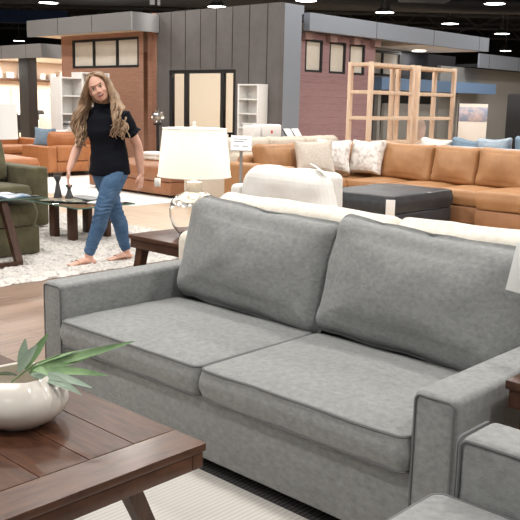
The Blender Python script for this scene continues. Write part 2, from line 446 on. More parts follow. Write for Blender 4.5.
merge(b, tb(CX0+.006,CX1-.006,CY1-.045,CY1-.006,CZ-.024-ap,CZ-.027)); merge(b, tb(CX0+.006,CX1-.006,CY0+.006,CY0+.045,CZ-.024-ap,CZ-.027))
merge(b, tb(CX1-.045,CX1-.006,CY0+.046,CY1-.046,CZ-.024-ap,CZ-.027)); merge(b, tb(CX0+.006,CX0+.045,CY0+.046,CY1-.046,CZ-.024-ap,CZ-.027))
obj('apron', b, TABLEX, ct)
def slant_leg(xt, yt, xb, yb, w=.052, d=.05, ztop=.38):
    b = nb(); rings = []
    for (x,y,z,s) in ((xb,yb,.009,.8),(xt,yt,ztop,1.0)):
        rings.append([Vector(rel(x+sx*w/2*s, y+sy*d/2*s, z)) for sx,sy in ((1,1),(-1,1),(-1,-1),(1,-1))])
    frame_ring(b, rings); bmesh.ops.recalc_face_normals(b, faces=b.faces); return b
for (xt,xb) in ((CX1-.06, CX1-.10),(CX0+.06, CX0+.10)):
    for (yt,yb) in ((CY1-.235, CY1-.05),(CY0+.235, CY0+.05)):
        obj('leg', slant_leg(xt,yt,xb,yb), DWOOD, ct)

# bowl
bw = thing('bowl', 'cream ceramic bowl with crimped sides holding leafy sprigs', 'bowl', 1.13, -.795, CZ)
def wob(a, z): 
    k = max(0, min(1, (z-.05)/.10)); return 1 + k*(.05*math.cos(5*a+.6)-.07*max(0,math.cos(5*a+.6))**6)
prof = [(.0,.001),(.072,.0),(.078,.006),(.105,.022),(.128,.048),(.136,.078),(.130,.106),(.112,.134),(.098,.150),(.093,.154),(.088,.150),(.10,.130),(.115,.10),(.118,.07),(.10,.035),(.05,.015),(0,.014)]
b = nb(); lathe(b, [(max(r*1.07,.0005),z) for r,z in prof], 60, wob=wob); obj('body', b, CERAM, bw)
def leaf(p0, d, length, width, droop, up_=0.0, twist=0.0):
    b = nb(); n = 12; d = Vector(d).normalized(); side = d.cross(Vector((0,0,1))).normalized()
    side = (Matrix.Rotation(twist,3,d) @ side)
    L=[];Rr=[];Cc=[]; Bc=[]
    for i in range(n+1):
        f = i/n; c = Vector(p0)+d*length*f + Vector((0,0,1))*(up_*f - droop*f*f)
        wd = width*(math.sin(PI*min(1,f*.93+.06))**.8)*(1-.25*f)+.0008
        nrm = side.cross(d).normalized()
        L.append(b.verts.new(c+side*wd+nrm*wd*.35)); Rr.append(b.verts.new(c-side*wd+nrm*wd*.35)); Cc.append(b.verts.new(c)); Bc.append(b.verts.new(c-nrm*.0012))
    for i in range(n):
        b.faces.new((L[i],L[i+1],Cc[i+1],Cc[i])); b.faces.new((Cc[i],Cc[i+1],Rr[i+1],Rr[i]))
        b.faces.new((Bc[i],Bc[i+1],L[i+1],L[i])); b.faces.new((Rr[i],Rr[i+1],Bc[i+1],Bc[i]))
    bmesh.ops.recalc_face_normals(b, faces=b.faces)
    return b
pl = thing('leafy_sprig', 'long green olive-like leaves spilling out of the cream bowl', 'plant', 1.13, -.795, CZ+.105)
# direction given on the furniture grid: image right = (+.73,+.684), image away = (-.684,.73)
def gd(r, a, z=0): return Vector((.73*r-.684*a, .684*r+.73*a, z))
P0 = Vector((.02,.0,.045))
leaves = [ (gd(.03,.02,.05), gd(1,.12,.28), .255, .0115, .0, 0, .9, LEAF),
 (gd(.035,.0,.045), gd(.85,.25,.35), .15, .015, .03, 0, .9, LEAF),
 (gd(.04,-.01,.045), gd(1,-.15,.05), .15, .014, .035, 0, .5, LEAF2),
 (gd(.05,-.02,.045), gd(.9,-.25,.0), .125, .014, .04, 0, .5, LEAF2),
 (gd(.04,.02,.045), gd(.9,.5,.5), .13, .011, .03, 0, .5, LEAF2),
 (gd(.04,-.02,.055), gd(.6,-.6,.55), .10, .013, .05, 0, .3, LEAF),
 (gd(.0,.02,.05), gd(.1,.35,1), .075, .013, .0, 0, .6, LEAF2),
 (gd(.0,.0,.05), gd(.45,.1,.75), .085, .014, .01, 0, 1.0, LEAF2),
 (gd(.05,.0,.05), gd(1,.05,.10), .17, .012, .03, 0, .7, LEAF),
 (gd(.06,-.01,.045), gd(1,-.38,.02), .11, .012, .035, 0, .5, LEAF2),
 (gd(.05,.03,.05), gd(1,.32,.42), .16, .010, .02, 0, .8, LEAF2),
 (gd(.01,.03,.05), gd(.55,.5,.9), .10, .012, .0, 0, .9, LEAF),
 (gd(-.02,.0,.04), gd(-1,-.25,.12), .12, .012, .02, 0, .4, LEAF),
 (gd(.02,.02,.045), gd(.8,.1,.4), .13, .010, .01, 0, .2, LEAF),
 (gd(.0,-.02,.045), gd(-.5,-.5,.35), .09, .012, .03, 0, .4, LEAF2)]
for p, d, ln, wd, dr, u_, tw, m in leaves:
    obj('leaf', leaf(p, d, ln*1.25, wd*1.2, dr, u_, tw), m, pl)
b = nb(); tube(b, [gd(-.06,-.02,-.06), gd(-.02,0,.02), gd(.05,.01,.075), gd(.12,.02,.10)], .0025, 6); obj('stem', b, LEAF, pl)

# ------------------------------------------------------------------ end tables and lamps
def end_table(x, y, label, w=.6, d=.6, h=.55):
    t = thing('end_table', label, 'end table', x, y, 0, group='dark wood end tables')
    obj('tabletop', box(nb(), -w/2, w/2, -d/2, d/2, h-.028, h, .004), DWOOD, t)
    b = nb(); 
    for (x0,x1,y0,y1) in ((-w/2+.01,w/2-.01,-d/2+.01,-d/2+.04),(-w/2+.01,w/2-.01,d/2-.04,d/2-.01),(-w/2+.01,-w/2+.04,-d/2+.04,d/2-.04),(w/2-.04,w/2-.01,-d/2+.04,d/2-.04)):
        box(b, x0,x1,y0,y1,h-.085,h-.028,.002)
    obj('apron', b, DWOOD, t)
    for sx in (-1,1):
        for sy in (-1,1):
            b = nb(); rings = []
            for z, s, o_ in ((0,.02,.02),(h-.03,.032,.085)):
                cx, cy = sx*(w/2-o_), sy*(d/2-o_+.02)
                rings.append([Vector((cx+a*s, cy+c_*s, z)) for a,c_ in ((1,1),(-1,1),(-1,-1),(1,-1))])
            frame_ring(b, rings); bmesh.ops.recalc_face_normals(b, faces=b.faces); obj('leg', b, DWOOD, t)
    return t
end_table(-.68, 1.54, 'dark wood end table carrying the glowing glass lamp')
end_table(2.485, .49, 'dark wood end table mostly hidden behind the arm near the grey armchair', .6, .6, .615)

SHADE = bpy.data.materials.new('linen_lampshade'); SHADE.use_nodes = True
nt = SHADE.node_tree; N = nt.nodes; pb_ = N['Principled BSDF']; pb_.inputs['Base Color'].default_value = (.86,.83,.77,1); pb_.inputs['Roughness'].default_value = .9
tr = N.new('ShaderNodeBsdfTranslucent'); tr.inputs['Color'].default_value = (.93,.90,.84,1)
mxs = N.new('ShaderNodeMixShader'); mxs.inputs[0].default_value = .55
nt.links.new(pb_.outputs[0], mxs.inputs[1]); nt.links.new(tr.outputs[0], mxs.inputs[2]); nt.links.new(mxs.outputs[0], N['Material Output'].inputs['Surface'])
BULB = mat('lit_bulb', (1,.9,.75), .4, emit=(1,.9,.75), estr=14)
def lampshade_mesh(rt_, rb, z0, z1):
    b = nb(); n = 48
    lathe(b, [(rb,z0),(rt_,z1),(rt_-.003,z1),(rb-.003,z0)], n, cap=False)
    # close the hem between outer and inner skins
    bmesh.ops.bridge_loops(b, edges=[e for e in b.edges if e.is_boundary])
    return b
lx, ly, lz = -.645, 1.51, .55
lamp = thing('table_lamp', 'lit table lamp with white drum shade and ribbed clear glass base', 'lamp', lx, ly, lz)
LS = 1.2
b = nb(); lathe(b, [(max(r*LS,.001),z) for r,z in [(.0,.012),(.075,.012),(.082,.02),(.115,.07),(.130,.13),(.132,.18),(.122,.225),(.095,.262),(.055,.285),(.034,.292),(.034,.300),
                    (.029,.300),(.029,.289),(.052,.281),(.091,.258),(.117,.223),(.127,.18),(.125,.13),(.110,.072),(.078,.026),(.0,.022)]], 64,
                  wob=lambda a,z: 1+.010*math.cos(24*a)*max(0,1-abs(z-.11)/.12)); obj('glass_base', b, GLASS, lamp)
b = nb(); lathe(b, [(.001,0),(.095,0),(.098,.006),(.094,.012),(.001,.012)], 40); obj('foot', b, GLASS, lamp)
b = nb(); lathe(b, [(.045,.288),(.05,.302),(.048,.35),(.022,.354),(.022,.36),(.012,.365),(.010,.40),(.001,.40)], 32); obj('neck', b, CERAM, lamp)
b = nb(); lathe(b, [(r*LS+.0012,z+.0012) for r,z in [(.1275,.205),(.122,.225),(.095,.262),(.055,.285),(.040,.292)]], 48, cap=False)
obj('collar', b, mat('crackled_mercury_cap', (.78,.74,.68), .2, metal=.85, col2=(.28,.24,.21), nscale=22, ramp=(.56,.62)), lamp)
b = lampshade_mesh(.20,.232,.385,.688)
sh = obj('lamp_shade', b, SHADE, lamp, 60)
for r_,z_ in ((.2325,.388),(.2005,.685)):
    b = nb(); tube(b, [(r_*math.cos(2*PI*k/40), r_*math.sin(2*PI*k/40), z_) for k in range(40)], .004, 6, closed=True)
    obj('hem', b, WHITE, sh)
b = nb()
for k in range(3): tube(b, [(0,0,.665),(.199*math.cos(k*2.094),.199*math.sin(k*2.094),.676)], .0025, 5)
tube(b, [(0,0,.39),(0,0,.70)], .004, 6); obj('harp', b, STEEL, lamp)
b = nb(); lathe(b, [(.001,.69),(.012,.69),(.016,.70),(.013,.72),(.006,.73),(.001,.731)], 20); obj('finial', b, CERAM, lamp)
b = nb(); ball(b, (0,0,.50), (.032,.032,.045)); obj('bulb', b, BULB, lamp)
pl_ = bpy.data.lights.new('bulb_light','POINT'); pl_.energy = 16; pl_.color = (1,.90,.76); pl_.shadow_soft_size = .05
po = bpy.data.objects.new('bulb_light', pl_); COL.objects.link(po); po.location = W(lx,ly,lz+.54)
t = thing('price_tag', 'small white price tag hanging from the lit lamp shade', 'tag', lx-.165, ly-.165, lz+.315)
b = nb(); box(b, -.02,.02,-.0012,.0012,0,.055,.0006,1,M=RZ(.55)); obj('card', b, PAPER, t)
b = nb(); tube(b, [(0,0,.055),(0,0,.075)], .0012, 4); obj('string', b, PAPER, t)

# ------------------------------------------------------------------ generic soft seating
def seat_block(parent, name, m, x0,x1,y0,y1,z0,z1, crown=.02, seed=0, r=.03, rp=.05, pipe=None):
    b, p = cushion(x1-x0, y1-y0, z1-z0, crown, 0, rp, r, .006, 4, seed=seed, pipe=.005 if pipe else 0)
    M = T((x0+x1)/2,(y0+y1)/2,z0)
    o = obj(name, xf(b,M), m, parent, 80)
    if pipe: obj('piping', xf(p,M), pipe, o)
    return o
def back_pillow(parent, name, m, cx, cy, z, w, h, th, rot, tilt, seed=0, ear=.012, crown=.04, pipe=None, roll=0):
    """upright cushion; front faces -Y of its own frame, turned by rot"""
    b, p = cushion(w, h, th, crown, crown*.6, .05, th*.28, .010, 5, ear=ear, seed=seed, pipe=.005 if pipe else 0)
    M = T(cx,cy,z) @ RZ(rot) @ RX(PI/2-tilt) @ RZ(roll) @ T(0,h/2,0)
    o = obj(name, xf(b,M), m, parent, 80)
    if pipe: obj('piping', xf(p,M), pipe, o)
    return o
def feet(parent, pts, h, m=BLACKM, s=.03):
    for x, y in pts: obj('foot', box(nb(), x-s,x+s,y-s,y+s,0,h,.003), m, parent)
def loose_pillow(label, m, x, y, z, w, h, th, rot, tilt, group=None, seed=0, ear=.03, roll=0, name='throw_pillow'):
    b, _ = cushion(w, h, th, th*.42, th*.42, .03, th*.1+.01, .006, 6, ear=ear, seed=seed)
    xf(b, RZ(rot) @ RX(PI/2-tilt) @ RZ(roll) @ T(0,h/2,0))
    o = obj(name, b, m, None, 80); place(o, x, y, z)
    return tag(o, label, 'pillow', group)

# grey armchair beside the sofa
ac = thing('armchair', 'grey chenille armchair in front of the sofa end, seat towards the table', 'armchair', 2.29, -.60)
a = obj('arm', arm_mesh(0,.86,.345,.515,BASEZ,.60,.025), GREY, ac)
b = nb(); tube(b, [Vector((-.004,p[0]+.43,p[1]+.3275)) for p in rrect(.080,.266,.02,6)], .0045, 6, closed=True); obj('piping', b, GPIPE, a)
b = nb(); tube(b, [Vector((p[0]+.43,.345,p[1]+.3275)) for p in rrect(.424,.266,.02,6)], .0045, 6, closed=True); obj('seam', b, GPIPE, a)
obj('arm', arm_mesh(0,.86,-.515,-.345,BASEZ,.60,.025), GREY, ac)
obj('base', box(nb(), .02,.86,-.345,.345,BASEZ,.31,.012), GREY, ac)
obj('back_frame', box(nb(), .70,.86,-.345,.345,.31,.80,.04,4), GREY, ac)
seat_block(ac, 'seat_cushion', GREY, -.05,.66,-.338,.338,.312,.445,.03,5,.02,.035,GPIPE)
back_pillow(ac,'back_cushion',GREY,.66,0,.44,.66,.46,.18,-PI/2,.15,seed=8,pipe=GPIPE)
feet(ac, [(.06,.43),(.06,-.43),(.80,.43),(.80,-.43)], BASEZ+.002)

# cream sofa standing back to back with the grey one
cs = thing('sofa', 'cream boucle sofa standing back to back with the grey sofa', 'sofa', -.2, .96)
obj('base', box(nb(), .16,2.44,.0,.86,.06,.32,.02), CREAM, cs)
obj('back_frame', box(nb(), .0,2.60,.0,.16,.321,.70,.06,4), CREAM, cs)
for x0 in (0,2.42): obj('arm', arm_mesh(x0,x0+.18,.165,.95,.06,.60,.05), CREAM, cs)
for i in range(2): seat_block(cs,'seat_cushion',CREAM,.19+i*1.115,.19+(i+1)*1.115-.005,.20,.90,.33,.46,.03,i+2)
for i in range(2): back_pillow(cs,'back_cushion',CREAM,.12+.60+i*1.19,.175,.42,1.17,.465,.20,PI,.06,seed=30+i,crown=.05,ear=.0,roll=(-.012 if i else .015))
feet(cs,[(.1,.1),(2.5,.1),(.1,.85),(2.5,.85)],.065)

# white armchair further back, seen from behind
wc = thing('armchair', 'white linen armchair seen from behind, a card on its back', 'armchair', -2.09, 3.34)
obj('base', box(nb(), 0,.98,.02,.58,.06,.34,.03), CREAM2, wc)
b = soft(box(nb(), .02,.96,.0,.30,.34,.85,.145,6), .024, 5, 3)
for v in b.verts:
    f = max(0,.82-v.co.z)
    if v.co.x > .5: v.co.x += f*.30*(v.co.x-.5)/.46
    else: v.co.x -= f*.10*(.5-v.co.x)/.48
    v.co.z -= .03*max(0,v.co.x-.6)
obj('back_frame', b, CREAM2, wc, 80)
for x0 in (-.10,): obj('arm', arm_mesh(x0-.02,x0+.10,.02,.60,.06,.66,.05), CREAM2, wc)
seat_block(wc,'seat_cushion',CREAM2,.075,.905,.33,.60,.345,.47,.03,4)
back_pillow(wc,'back_cushion',CREAM2,.49,.33,.46,.80,.34,.14,PI,.05,seed=12,crown=.04,ear=0)
feet(wc,[(.08,.1),(.9,.1),(.08,.5),(.9,.5)],.065)
t = thing('price_card', 'white price card lying across the white armchair\'s back corner', 'tag', -1.22, 3.46, .858)
obj('card', box(nb(), -.09,.09,-.035,.035,-.001,.001,.0006,1,M=RY(.42)@RX(-.25)), PAPER, t)

# ------------------------------------------------------------------ tan leather sectional
sc_ = thing('sectional_sofa', 'long tan leather L-shaped sectional with loose back cushions', 'sofa', -4.26, 7.49)
ZB = .07
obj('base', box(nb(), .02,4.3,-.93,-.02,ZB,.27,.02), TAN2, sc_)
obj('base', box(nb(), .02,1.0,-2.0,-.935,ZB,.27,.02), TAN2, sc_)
obj('back_frame', box(nb(), 0,4.3,-.22,0,.271,.74,.06,4), TAN, sc_)
obj('back_frame', box(nb(), 0,.22,-2.0,-.225,.271,.74,.06,4), TAN, sc_)
obj('arm', box(nb(), .0,1.05,-2.22,-2.0,ZB,.66,.045,4), TAN, sc_)
xs = [.96,1.14,1.90,2.53,3.2,3.9]
for i in range(3): seat_block(sc_, 'seat_cushion', TAN, (.96,1.62,2.28)[i]+.005, (1.62,2.28,2.93)[i]-.005, -.95, -.18, .275, .45, .025, 40+i, .035, .05)
seat_block(sc_, 'corner_cushion', TAN, .18, .95, -.95, -.18, .275, .45, .025, 44, .035, .05)
seat_block(sc_, 'seat_cushion', TAN, .18, 1.02, -1.98, -.96, .275, .45, .025, 45, .035, .05)
seat_block(sc_, 'chaise_cushion', TAN, 2.94,4.3,-1.14,-.18,.275,.485,.03,43,.04,.06)
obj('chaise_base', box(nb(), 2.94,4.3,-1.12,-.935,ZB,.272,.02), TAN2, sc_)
for i in range(1,5): back_pillow(sc_, 'back_cushion', TAN, (xs[i]+xs[i+1])/2, -.27, .43, xs[i+1]-xs[i]-.01, .47, .20, 0, .20, seed=50+i, ear=.01, crown=.05, roll=-.01)
back_pillow(sc_, 'back_cushion', TAN, .58, -.30, .43, .66, .44, .18, .1, .2, seed=55, ear=.01, crown=.05)
back_pillow(sc_, 'back_cushion', TAN, .30, -1.58, .43, .78, .44, .20, PI/2, .2, seed=56, ear=.015, crown=.05)
back_pillow(sc_, 'back_cushion', TAN, .30, -.72, .43, .78, .44, .20, PI/2, .2, seed=57, ear=.015, crown=.05)
feet(sc_, [(.1,-.1),(.1,-2.1),(.95,-2.1),(2.2,-.1),(4.2,-.1),(2.2,-.85)], ZB+.002)
pk = 'scatter pillows on the tan sectional'
PIL1 = mat('pillow_oatmeal_ribbed', (0.50,0.43,0.36), .95, col2=(0.66,0.60,0.53), nscale=12, stretch=(14,3,3))
PIL2 = mat('pillow_marbled', (0.50,0.44,0.40), .95, col2=(0.78,0.75,0.71), nscale=14, ndet=8, ramp=(.38,.52))
loose_pillow('oatmeal ribbed scatter pillow leaning beside the sectional\'s arm', PIL1, -3.52, 6.20, .475, .50,.46,.15, PI/2-.75,.35, pk, 1, roll=.06)
loose_pillow('marbled white scatter pillow next to the oatmeal ribbed one', PIL2, -3.62, 6.66, .475, .48,.46,.15, PI/2-.85,.35, pk, 2, roll=-.04)
loose_pillow('marbled white scatter pillow in the corner of the tan sectional', PIL2, -3.28, 6.98, .475, .48,.46,.15, .05,.35, pk, 3, roll=.03)

# charcoal leather ottoman
co_ = thing('ottoman', 'large charcoal leather ottoman with a white tag on its corner', 'ottoman', -2.55, 5.12)
obj('base', box(nb(), 0,.92,.02,1.28,.05,.27,.02), CHAR, co_)
seat_block(co_, 'cushion', CHAR, -.01,.93,.0,1.30,.272,.47,.03,66,.035,.06,CHAR)
feet(co_,[(.08,.1),(.84,.1),(.08,1.2),(.84,1.2)],.052)
t = thing('price_tag', 'white price tag hanging over the charcoal ottoman corner', 'tag', -1.60, 5.12, .27)
obj('card', box(nb(), -.05,.045,-.0015,.0015,0,.17,.0008,1,M=RZ(.6)), PAPER, t)

# beige sofas' backs, console with box and catalogues behind the sectional
bs = thing('sofa', 'beige fabric sofa whose rounded back cushions show behind the tan sectional', 'sofa', -5.28, 5.5)
obj('base', box(nb(), 0,.86,.16,2.5,.06,.30,.02), BEIGE, bs)
obj('back_frame', box(nb(), .68,.86,.165,2.495,.301,.74,.06,4), BEIGE, bs)
for y0 in (0, 2.5): obj('arm', box(nb(), 0,.88,y0-.0,y0+.155,.06,.60,.04,4), BEIGE, bs)
for i in range(3):
    seat_block(bs,'seat_cushion',BEIGE,-.03,.62,.165+i*.778,.165+(i+1)*.778-.01,.305,.45,.02,70+i)
    back_pillow(bs,'back_cushion',BEIGE,.71,.165+(i+.5)*.778,.44,.765,.47,.22,-PI/2,.10,seed=73+i,crown=.05,ear=0)
feet(bs,[(.08,.08),(.8,.08),(.08,2.55),(.8,2.55)],.062)
cn = thing('console_table', 'black console table behind the beige sofa', 'table', -6.05, 7.35)
obj('tabletop', box(nb(), 0,.42,0,1.5,.78,.82,.004), BLACKM, cn)
for x in (.03,.39):
    for y in (.03,1.47): obj('leg', box(nb(), x-.02,x+.02,y-.02,y+.02,0,.78,.002), BLACKM, cn)
bx = thing('box', 'white glossy box with small red mark on the console', 'box', -5.85, 7.78, .82)
obj('body', box(nb(), -.13,.13,-.22,.22,0,.24,.03,3), WHITE, bx)
b = nb(); box(b, .130,.1325,-.045,.0,.10,.15,.0008,1); obj('mark', b, mat('red_print',(.6,.08,.06),.5), bx)
bx2 = thing('box', 'narrow white box standing beside the marked white box', 'box', -5.86, 7.44, .82)
obj('body', box(nb(), -.12,.12,-.09,.09,0,.22,.015,3), WHITE, bx2)
ctl = thing('catalogue_stand', 'black counter stand holding two tilted white leaflets', 'stand', -5.83, 8.45, .82)
obj('frame', box(nb(), -.10,.10,-.20,.20,0,.03,.004), BLACKM, ctl)
obj('rest', box(nb(), -.01,.0,-.20,.20,.0,.17,.002, M=T(0,0,.03)@RY(-.7)), BLACKM, ctl)
for y in (-.10,.10): obj('leaflet', box(nb(), .002,.006,y-.085,y+.085,.0,.165,.001,1, M=T(0,0,.033)@RY(-.7)), PAPER, ctl)

# printed sign on a pole next to the sectional
sg = thing('sign_stand', 'grey pole stand with a tilted white printed sheet', 'sign', -3.42, 4.74)
obj('foot', box(nb(), -.16,.16,-.16,.16,0,.012,.003), STEEL, sg)
b = nb(); tube(b, [(0,0,.012),(0,0,.91)], .018, 10); obj('pole', b, STEEL, sg)
M_ = T(0,0,.94)@RZ(.75)@RX(.75)
obj('board', box(nb(), -.12,.12,-.12,.12,-.005,.005,.002, M=M_), STEEL, sg)
obj('sheet', box(nb(), -.115,.115,-.115,.115,.0055,.0065,.0004,1, M=M_), PAPER, sg)
INK = mat('grey_ink', (.12,.12,.13), .6)
b = nb()
for (x0,x1,y) in ((-.09,.07,.06),(-.09,-.02,-.05),(.01,.08,-.05),(-.09,.03,.02)): box(b, x0,x1,y-.008,y+.008,.0066,.0069, M=M_)
pr_ = obj('printing', b, INK, sg); pr_['kind'] = 'stuff'

# grey sofa with slate blue pillows
gs = thing('sofa', 'pale grey sofa seen from behind with slate blue pillows', 'sofa', -3.45, 8.30)
GREYS = mat('pale_grey_fabric', (.40,.43,.45), .95, col2=(.50,.53,.55), nscale=20)
obj('base', box(nb(), .15,3.0,0,.88,.06,.30,.02), GREYS, gs)
obj('back_frame', box(nb(), .0,3.15,0,.16,.301,.86,.04,4), GREYS, gs)
for x0 in (0,3.0): obj('arm', box(nb(), x0,x0+.15,.165,.90,.06,.60,.04,4), GREYS, gs)
for i in range(3): seat_block(gs,'seat_cushion',GREYS,.16+i*.945,.16+(i+1)*.945-.01,.17,.90,.305,.45,.02,80+i)
feet(gs,[(.08,.08),(3.05,.08),(.08,.8),(3.05,.8)],.062)
gk = 'pillows on the pale grey sofa'
BLUE2 = mat('pale_blue_pillow', (.30,.36,.42), .95, col2=(.38,.44,.50), nscale=20)
pal = mat('pale_pillow', (.70,.66,.60), .95, col2=(.76,.72,.66), nscale=20)
for i, (x, m_, h_, rl, lb) in enumerate([
    (-3.25, pal, .45, .05, 'cream pillow at the bookcase end of the pale grey sofa'),
    (-2.75, BLUE, .47, .10, 'slate blue pillow on the pale grey sofa, nearest the open bookcases'),
    (-2.30, BLUE2, .50, -.05, 'pale grey-blue pillow on the pale grey sofa in front of the display board'),
    (-1.80, BLUE, .52, .12, 'slate blue pillow on the pale grey sofa beside the display board'),
    (-1.32, BLUE2, .49, -.08, 'pale grey-blue pillow nearest the black wardrobe, between two slate blue ones'),
    (-.85, BLUE, .53, .08, 'slate blue pillow on the pale grey sofa in front of the black wardrobe')]):
    loose_pillow(lb, m_, x, 8.62, .475, .50, h_, .16, PI, .16, gk, 90+i, roll=rl)

# open maple bookcases
def bookcase(x0, y0, label, wd=1.17, dp=.44, h=2.03):
    t = thing('open_bookcase', label, 'bookcase', x0, y0, 0, group='open maple frame bookcases')
    s_ = .062
    for x in (0, -dp+s_):
        for y in (0, wd-s_): obj('post', box(nb(), x-s_, x, y, y+s_, 0, h, .003), PWOOD, t)
    obj('divider', box(nb(), -dp, -dp+.045, wd/2-.025, wd/2+.025, .11, h-.071, .003), PWOOD, t)
    for z in (.06, .44, .82, 1.20, 1.59, h-.035):
        tk = .05 if z > .1 else .05
        b = nb()
        box(b, -.05,-.008, s_,wd-s_, z-tk/2, z+tk/2, .002); box(b, -dp+.046,-dp+.054, s_,wd-s_, z-tk/2, z+tk/2, .002)
        box(b, -dp+s_,-s_, .008,.05, z-tk/2, z+tk/2, .002); box(b, -dp+s_,-s_, wd-.05,wd-.008, z-tk/2, z+tk/2, .002)
        if z in (.06, h-.035): box(b, -dp+.054,-.05,.05,wd-.05,z-.008,z+.008)
        obj('shelf', b, PWOOD, t)
    return t
bookcase(-4.15, 8.2, 'open pale maple frame bookcase standing nearer the charcoal panelled block')
bookcase(-4.15, 9.47, 'open pale maple frame bookcase standing nearer the display board')
t = thing('vase', 'rounded pink-beige vase on the open maple bookcase', 'vase', -4.37, 9.9, .847)
b = nb(); lathe(b, [(.001,0),(.07,0),(.11,.08),(.12,.2),(.09,.30),(.05,.34),(.04,.38),(.001,.38)], 28); obj('body', b, mat('blush_ceramic',(.55,.42,.36),.5), t)

# leather pieces in the far left setting
lb_ = thing('leather_bench', 'long low saddle leather ottoman behind the glowing lamp', 'ottoman', -7.80, 5.70)
obj('base', box(nb(), 0,2.0,.02,1.46,.05,.24,.02), BROWNL, lb_)
seat_block(lb_, 'cushion', BROWNL, -.01,2.02,0,1.48,.242,.455,.02,101,.03,.05)
feet(lb_,[(.1,.12),(1.9,.12),(.1,1.3),(1.9,1.3)],.052)
tag(place(obj('area_rug', box(nb(), -3.2,.9,-.95,2.2,0,.008,.002), mat('white_flat_rug',(.72,.69,.65),.95,col2=(.80,.77,.73),nscale=30)), -6.4, 5.75, .0005), 'flat white rug under the long saddle leather ottoman', 'rug')
ls = thing('sofa', 'cognac leather sofa seen from its back corner, a blue pillow on it', 'sofa', -10.48, 6.12)
obj('base', box(nb(), .02,.86,.20,1.50,.08,.27,.02), ORANGE, ls)
obj('arm', box(nb(), 0,.88,0,.195,.08,.545,.03,4), ORANGE, ls)
obj('arm', box(nb(), 0,.88,1.505,1.70,.08,.545,.03,4), ORANGE, ls)
obj('back_frame', box(nb(), .66,.885,.20,1.50,.271,.56,.04,4), ORANGE, ls)
for i in range(2):
    seat_block(ls,'seat_cushion',ORANGE,.0,.62,.205+i*.645,.205+(i+1)*.645-.01,.275,.44,.02,110+i)
    back_pillow(ls,'back_cushion',ORANGE,.68,.205+(i+.5)*.645,.43,.63,.34,.22,-PI/2,.12,seed=112+i,crown=.05,ear=0)
feet(ls,[(.1,.1),(.8,.1),(.1,1.6),(.8,1.6)],.082)
loose_pillow('slate blue pillow standing on the cognac leather sofa', BLUE, -10.24, 6.46, .47, .40,.38,.12,.55,.2,None,7,roll=-.05)
loose_pillow('white pillow tucked behind the slate blue pillow on the cognac sofa', PAPER, -10.12, 6.66, .47, .44,.36,.11,.55,.2,None,8)
oc = thing('ottoman', 'cognac leather ottoman behind the olive sofa arm', 'ottoman', -9.6, 4.1)
obj('base', box(nb(), 0,1.38,.02,.98,.06,.27,.02), ORANGE, oc)
seat_block(oc,'cushion',ORANGE,-.01,1.4,0,1.0,.272,.47,.035,121,.05,.08)
feet(oc,[(.1,.1),(1.3,.1),(.1,.9),(1.3,.9)],.062)
ol = thing('sofa', 'second cognac leather sofa further back behind the white lampshade', 'sofa', -12.4, 4.9)
obj('base', box(nb(), 0,.9,.18,2.2,.08,.30,.02), ORANGE, ol)
obj('back_frame', box(nb(), .0,.2,.18,2.2,.301,.66,.05,4), ORANGE, ol)
for y0 in (0,2.2): obj('arm', box(nb(), 0,.9,y0,y0+.175,.08,.58,.03,4), ORANGE, ol)
for i in range(2): seat_block(ol,'seat_cushion',ORANGE,.21,.92,.185+i*1.0,.185+(i+1)*1.0-.01,.305,.45,.02,125+i)
feet(ol,[(.1,.1),(.8,.1),(.1,2.2),(.8,2.2)],.082)

# beige metal-frame chair with box near the bench
ac2 = thing('accent_chair', 'beige accent chair on thin black metal legs', 'chair', -9.0, 8.55)
seat_block(ac2,'seat',BEIGE,0,.66,0,.60,.30,.42,.02,131)
back_pillow(ac2,'backrest',BEIGE,.33,.57,.38,.66,.42,.12,0,.2,seed=132,crown=.03,ear=0)
b = nb()
for x in (-.03,.69):
    tube(b, [(x,.02,.0),(x,.02,.55),(x,.62,.55),(x,.62,.0),(x,.02,.012)], .012, 6)
tube(b, [(-.03,.05,.29),(.69,.05,.29)], .010, 6); tube(b, [(-.03,.55,.29),(.69,.55,.29)], .010, 6)
obj('frame', b, BLACKM, ac2)
t = thing('box', 'small pale box resting on the beige accent chair', 'box', -8.62, 8.75, .445)
obj('body', box(nb(), -.16,.16,-.10,.10,0,.10,.006), WHITE, t)
for k in range(2):
    o = obj('folded_throw', box(nb(), -.17,.17,-.13,.13,k*.062,k*.062+.06,.02,3), PAPER if k else CREAM)
    place(o, -6.9, 6.35, .482, .1*k); tag(o, ['cream folded throw at the bottom of the pile on the saddle leather ottoman','white folded throw on top of the pile on the saddle leather ottoman'][k], 'throw', 'folded throws')

# ------------------------------------------------------------------ olive sofa and its tables
ov = thing('sofa', 'olive green sofa with a long chaise beside the glass tables', 'sofa', -5.45, 2.9, .018)
obj('base', box(nb(), .02,.95,-.95,-.225,.02,.27,.015), OLIVE, ov)
obj('arm', box(nb(), .0,.97,-.22,-.02,.03,.66,.03,4), OLIVE, ov)
obj('chaise_base', box(nb(), .02,2.28,-2.00,-.955,.02,.27,.015), OLIVE, ov)
seat_block(ov,'seat_cushion',OLIVE,.20,.97,-.97,-.225,.275,.47,.02,141,.03,.05)
seat_block(ov,'chaise_cushion',OLIVE,.20,2.30,-2.00,-.98,.275,.48,.02,142,.03,.05)
obj('back_frame', box(nb(), .0,.19,-2.0,-.225,.271,.72,.05,4), OLIVE, ov)
back_pillow(ov,'back_cushion',OLIVE,.36,-.60,.46,.74,.46,.18,PI/2,.24,seed=144,crown=.05,ear=0)
back_pillow(ov,'back_cushion',OLIVE,.36,-1.43,.46,.90,.46,.18,PI/2,.24,seed=145,crown=.05,ear=0)

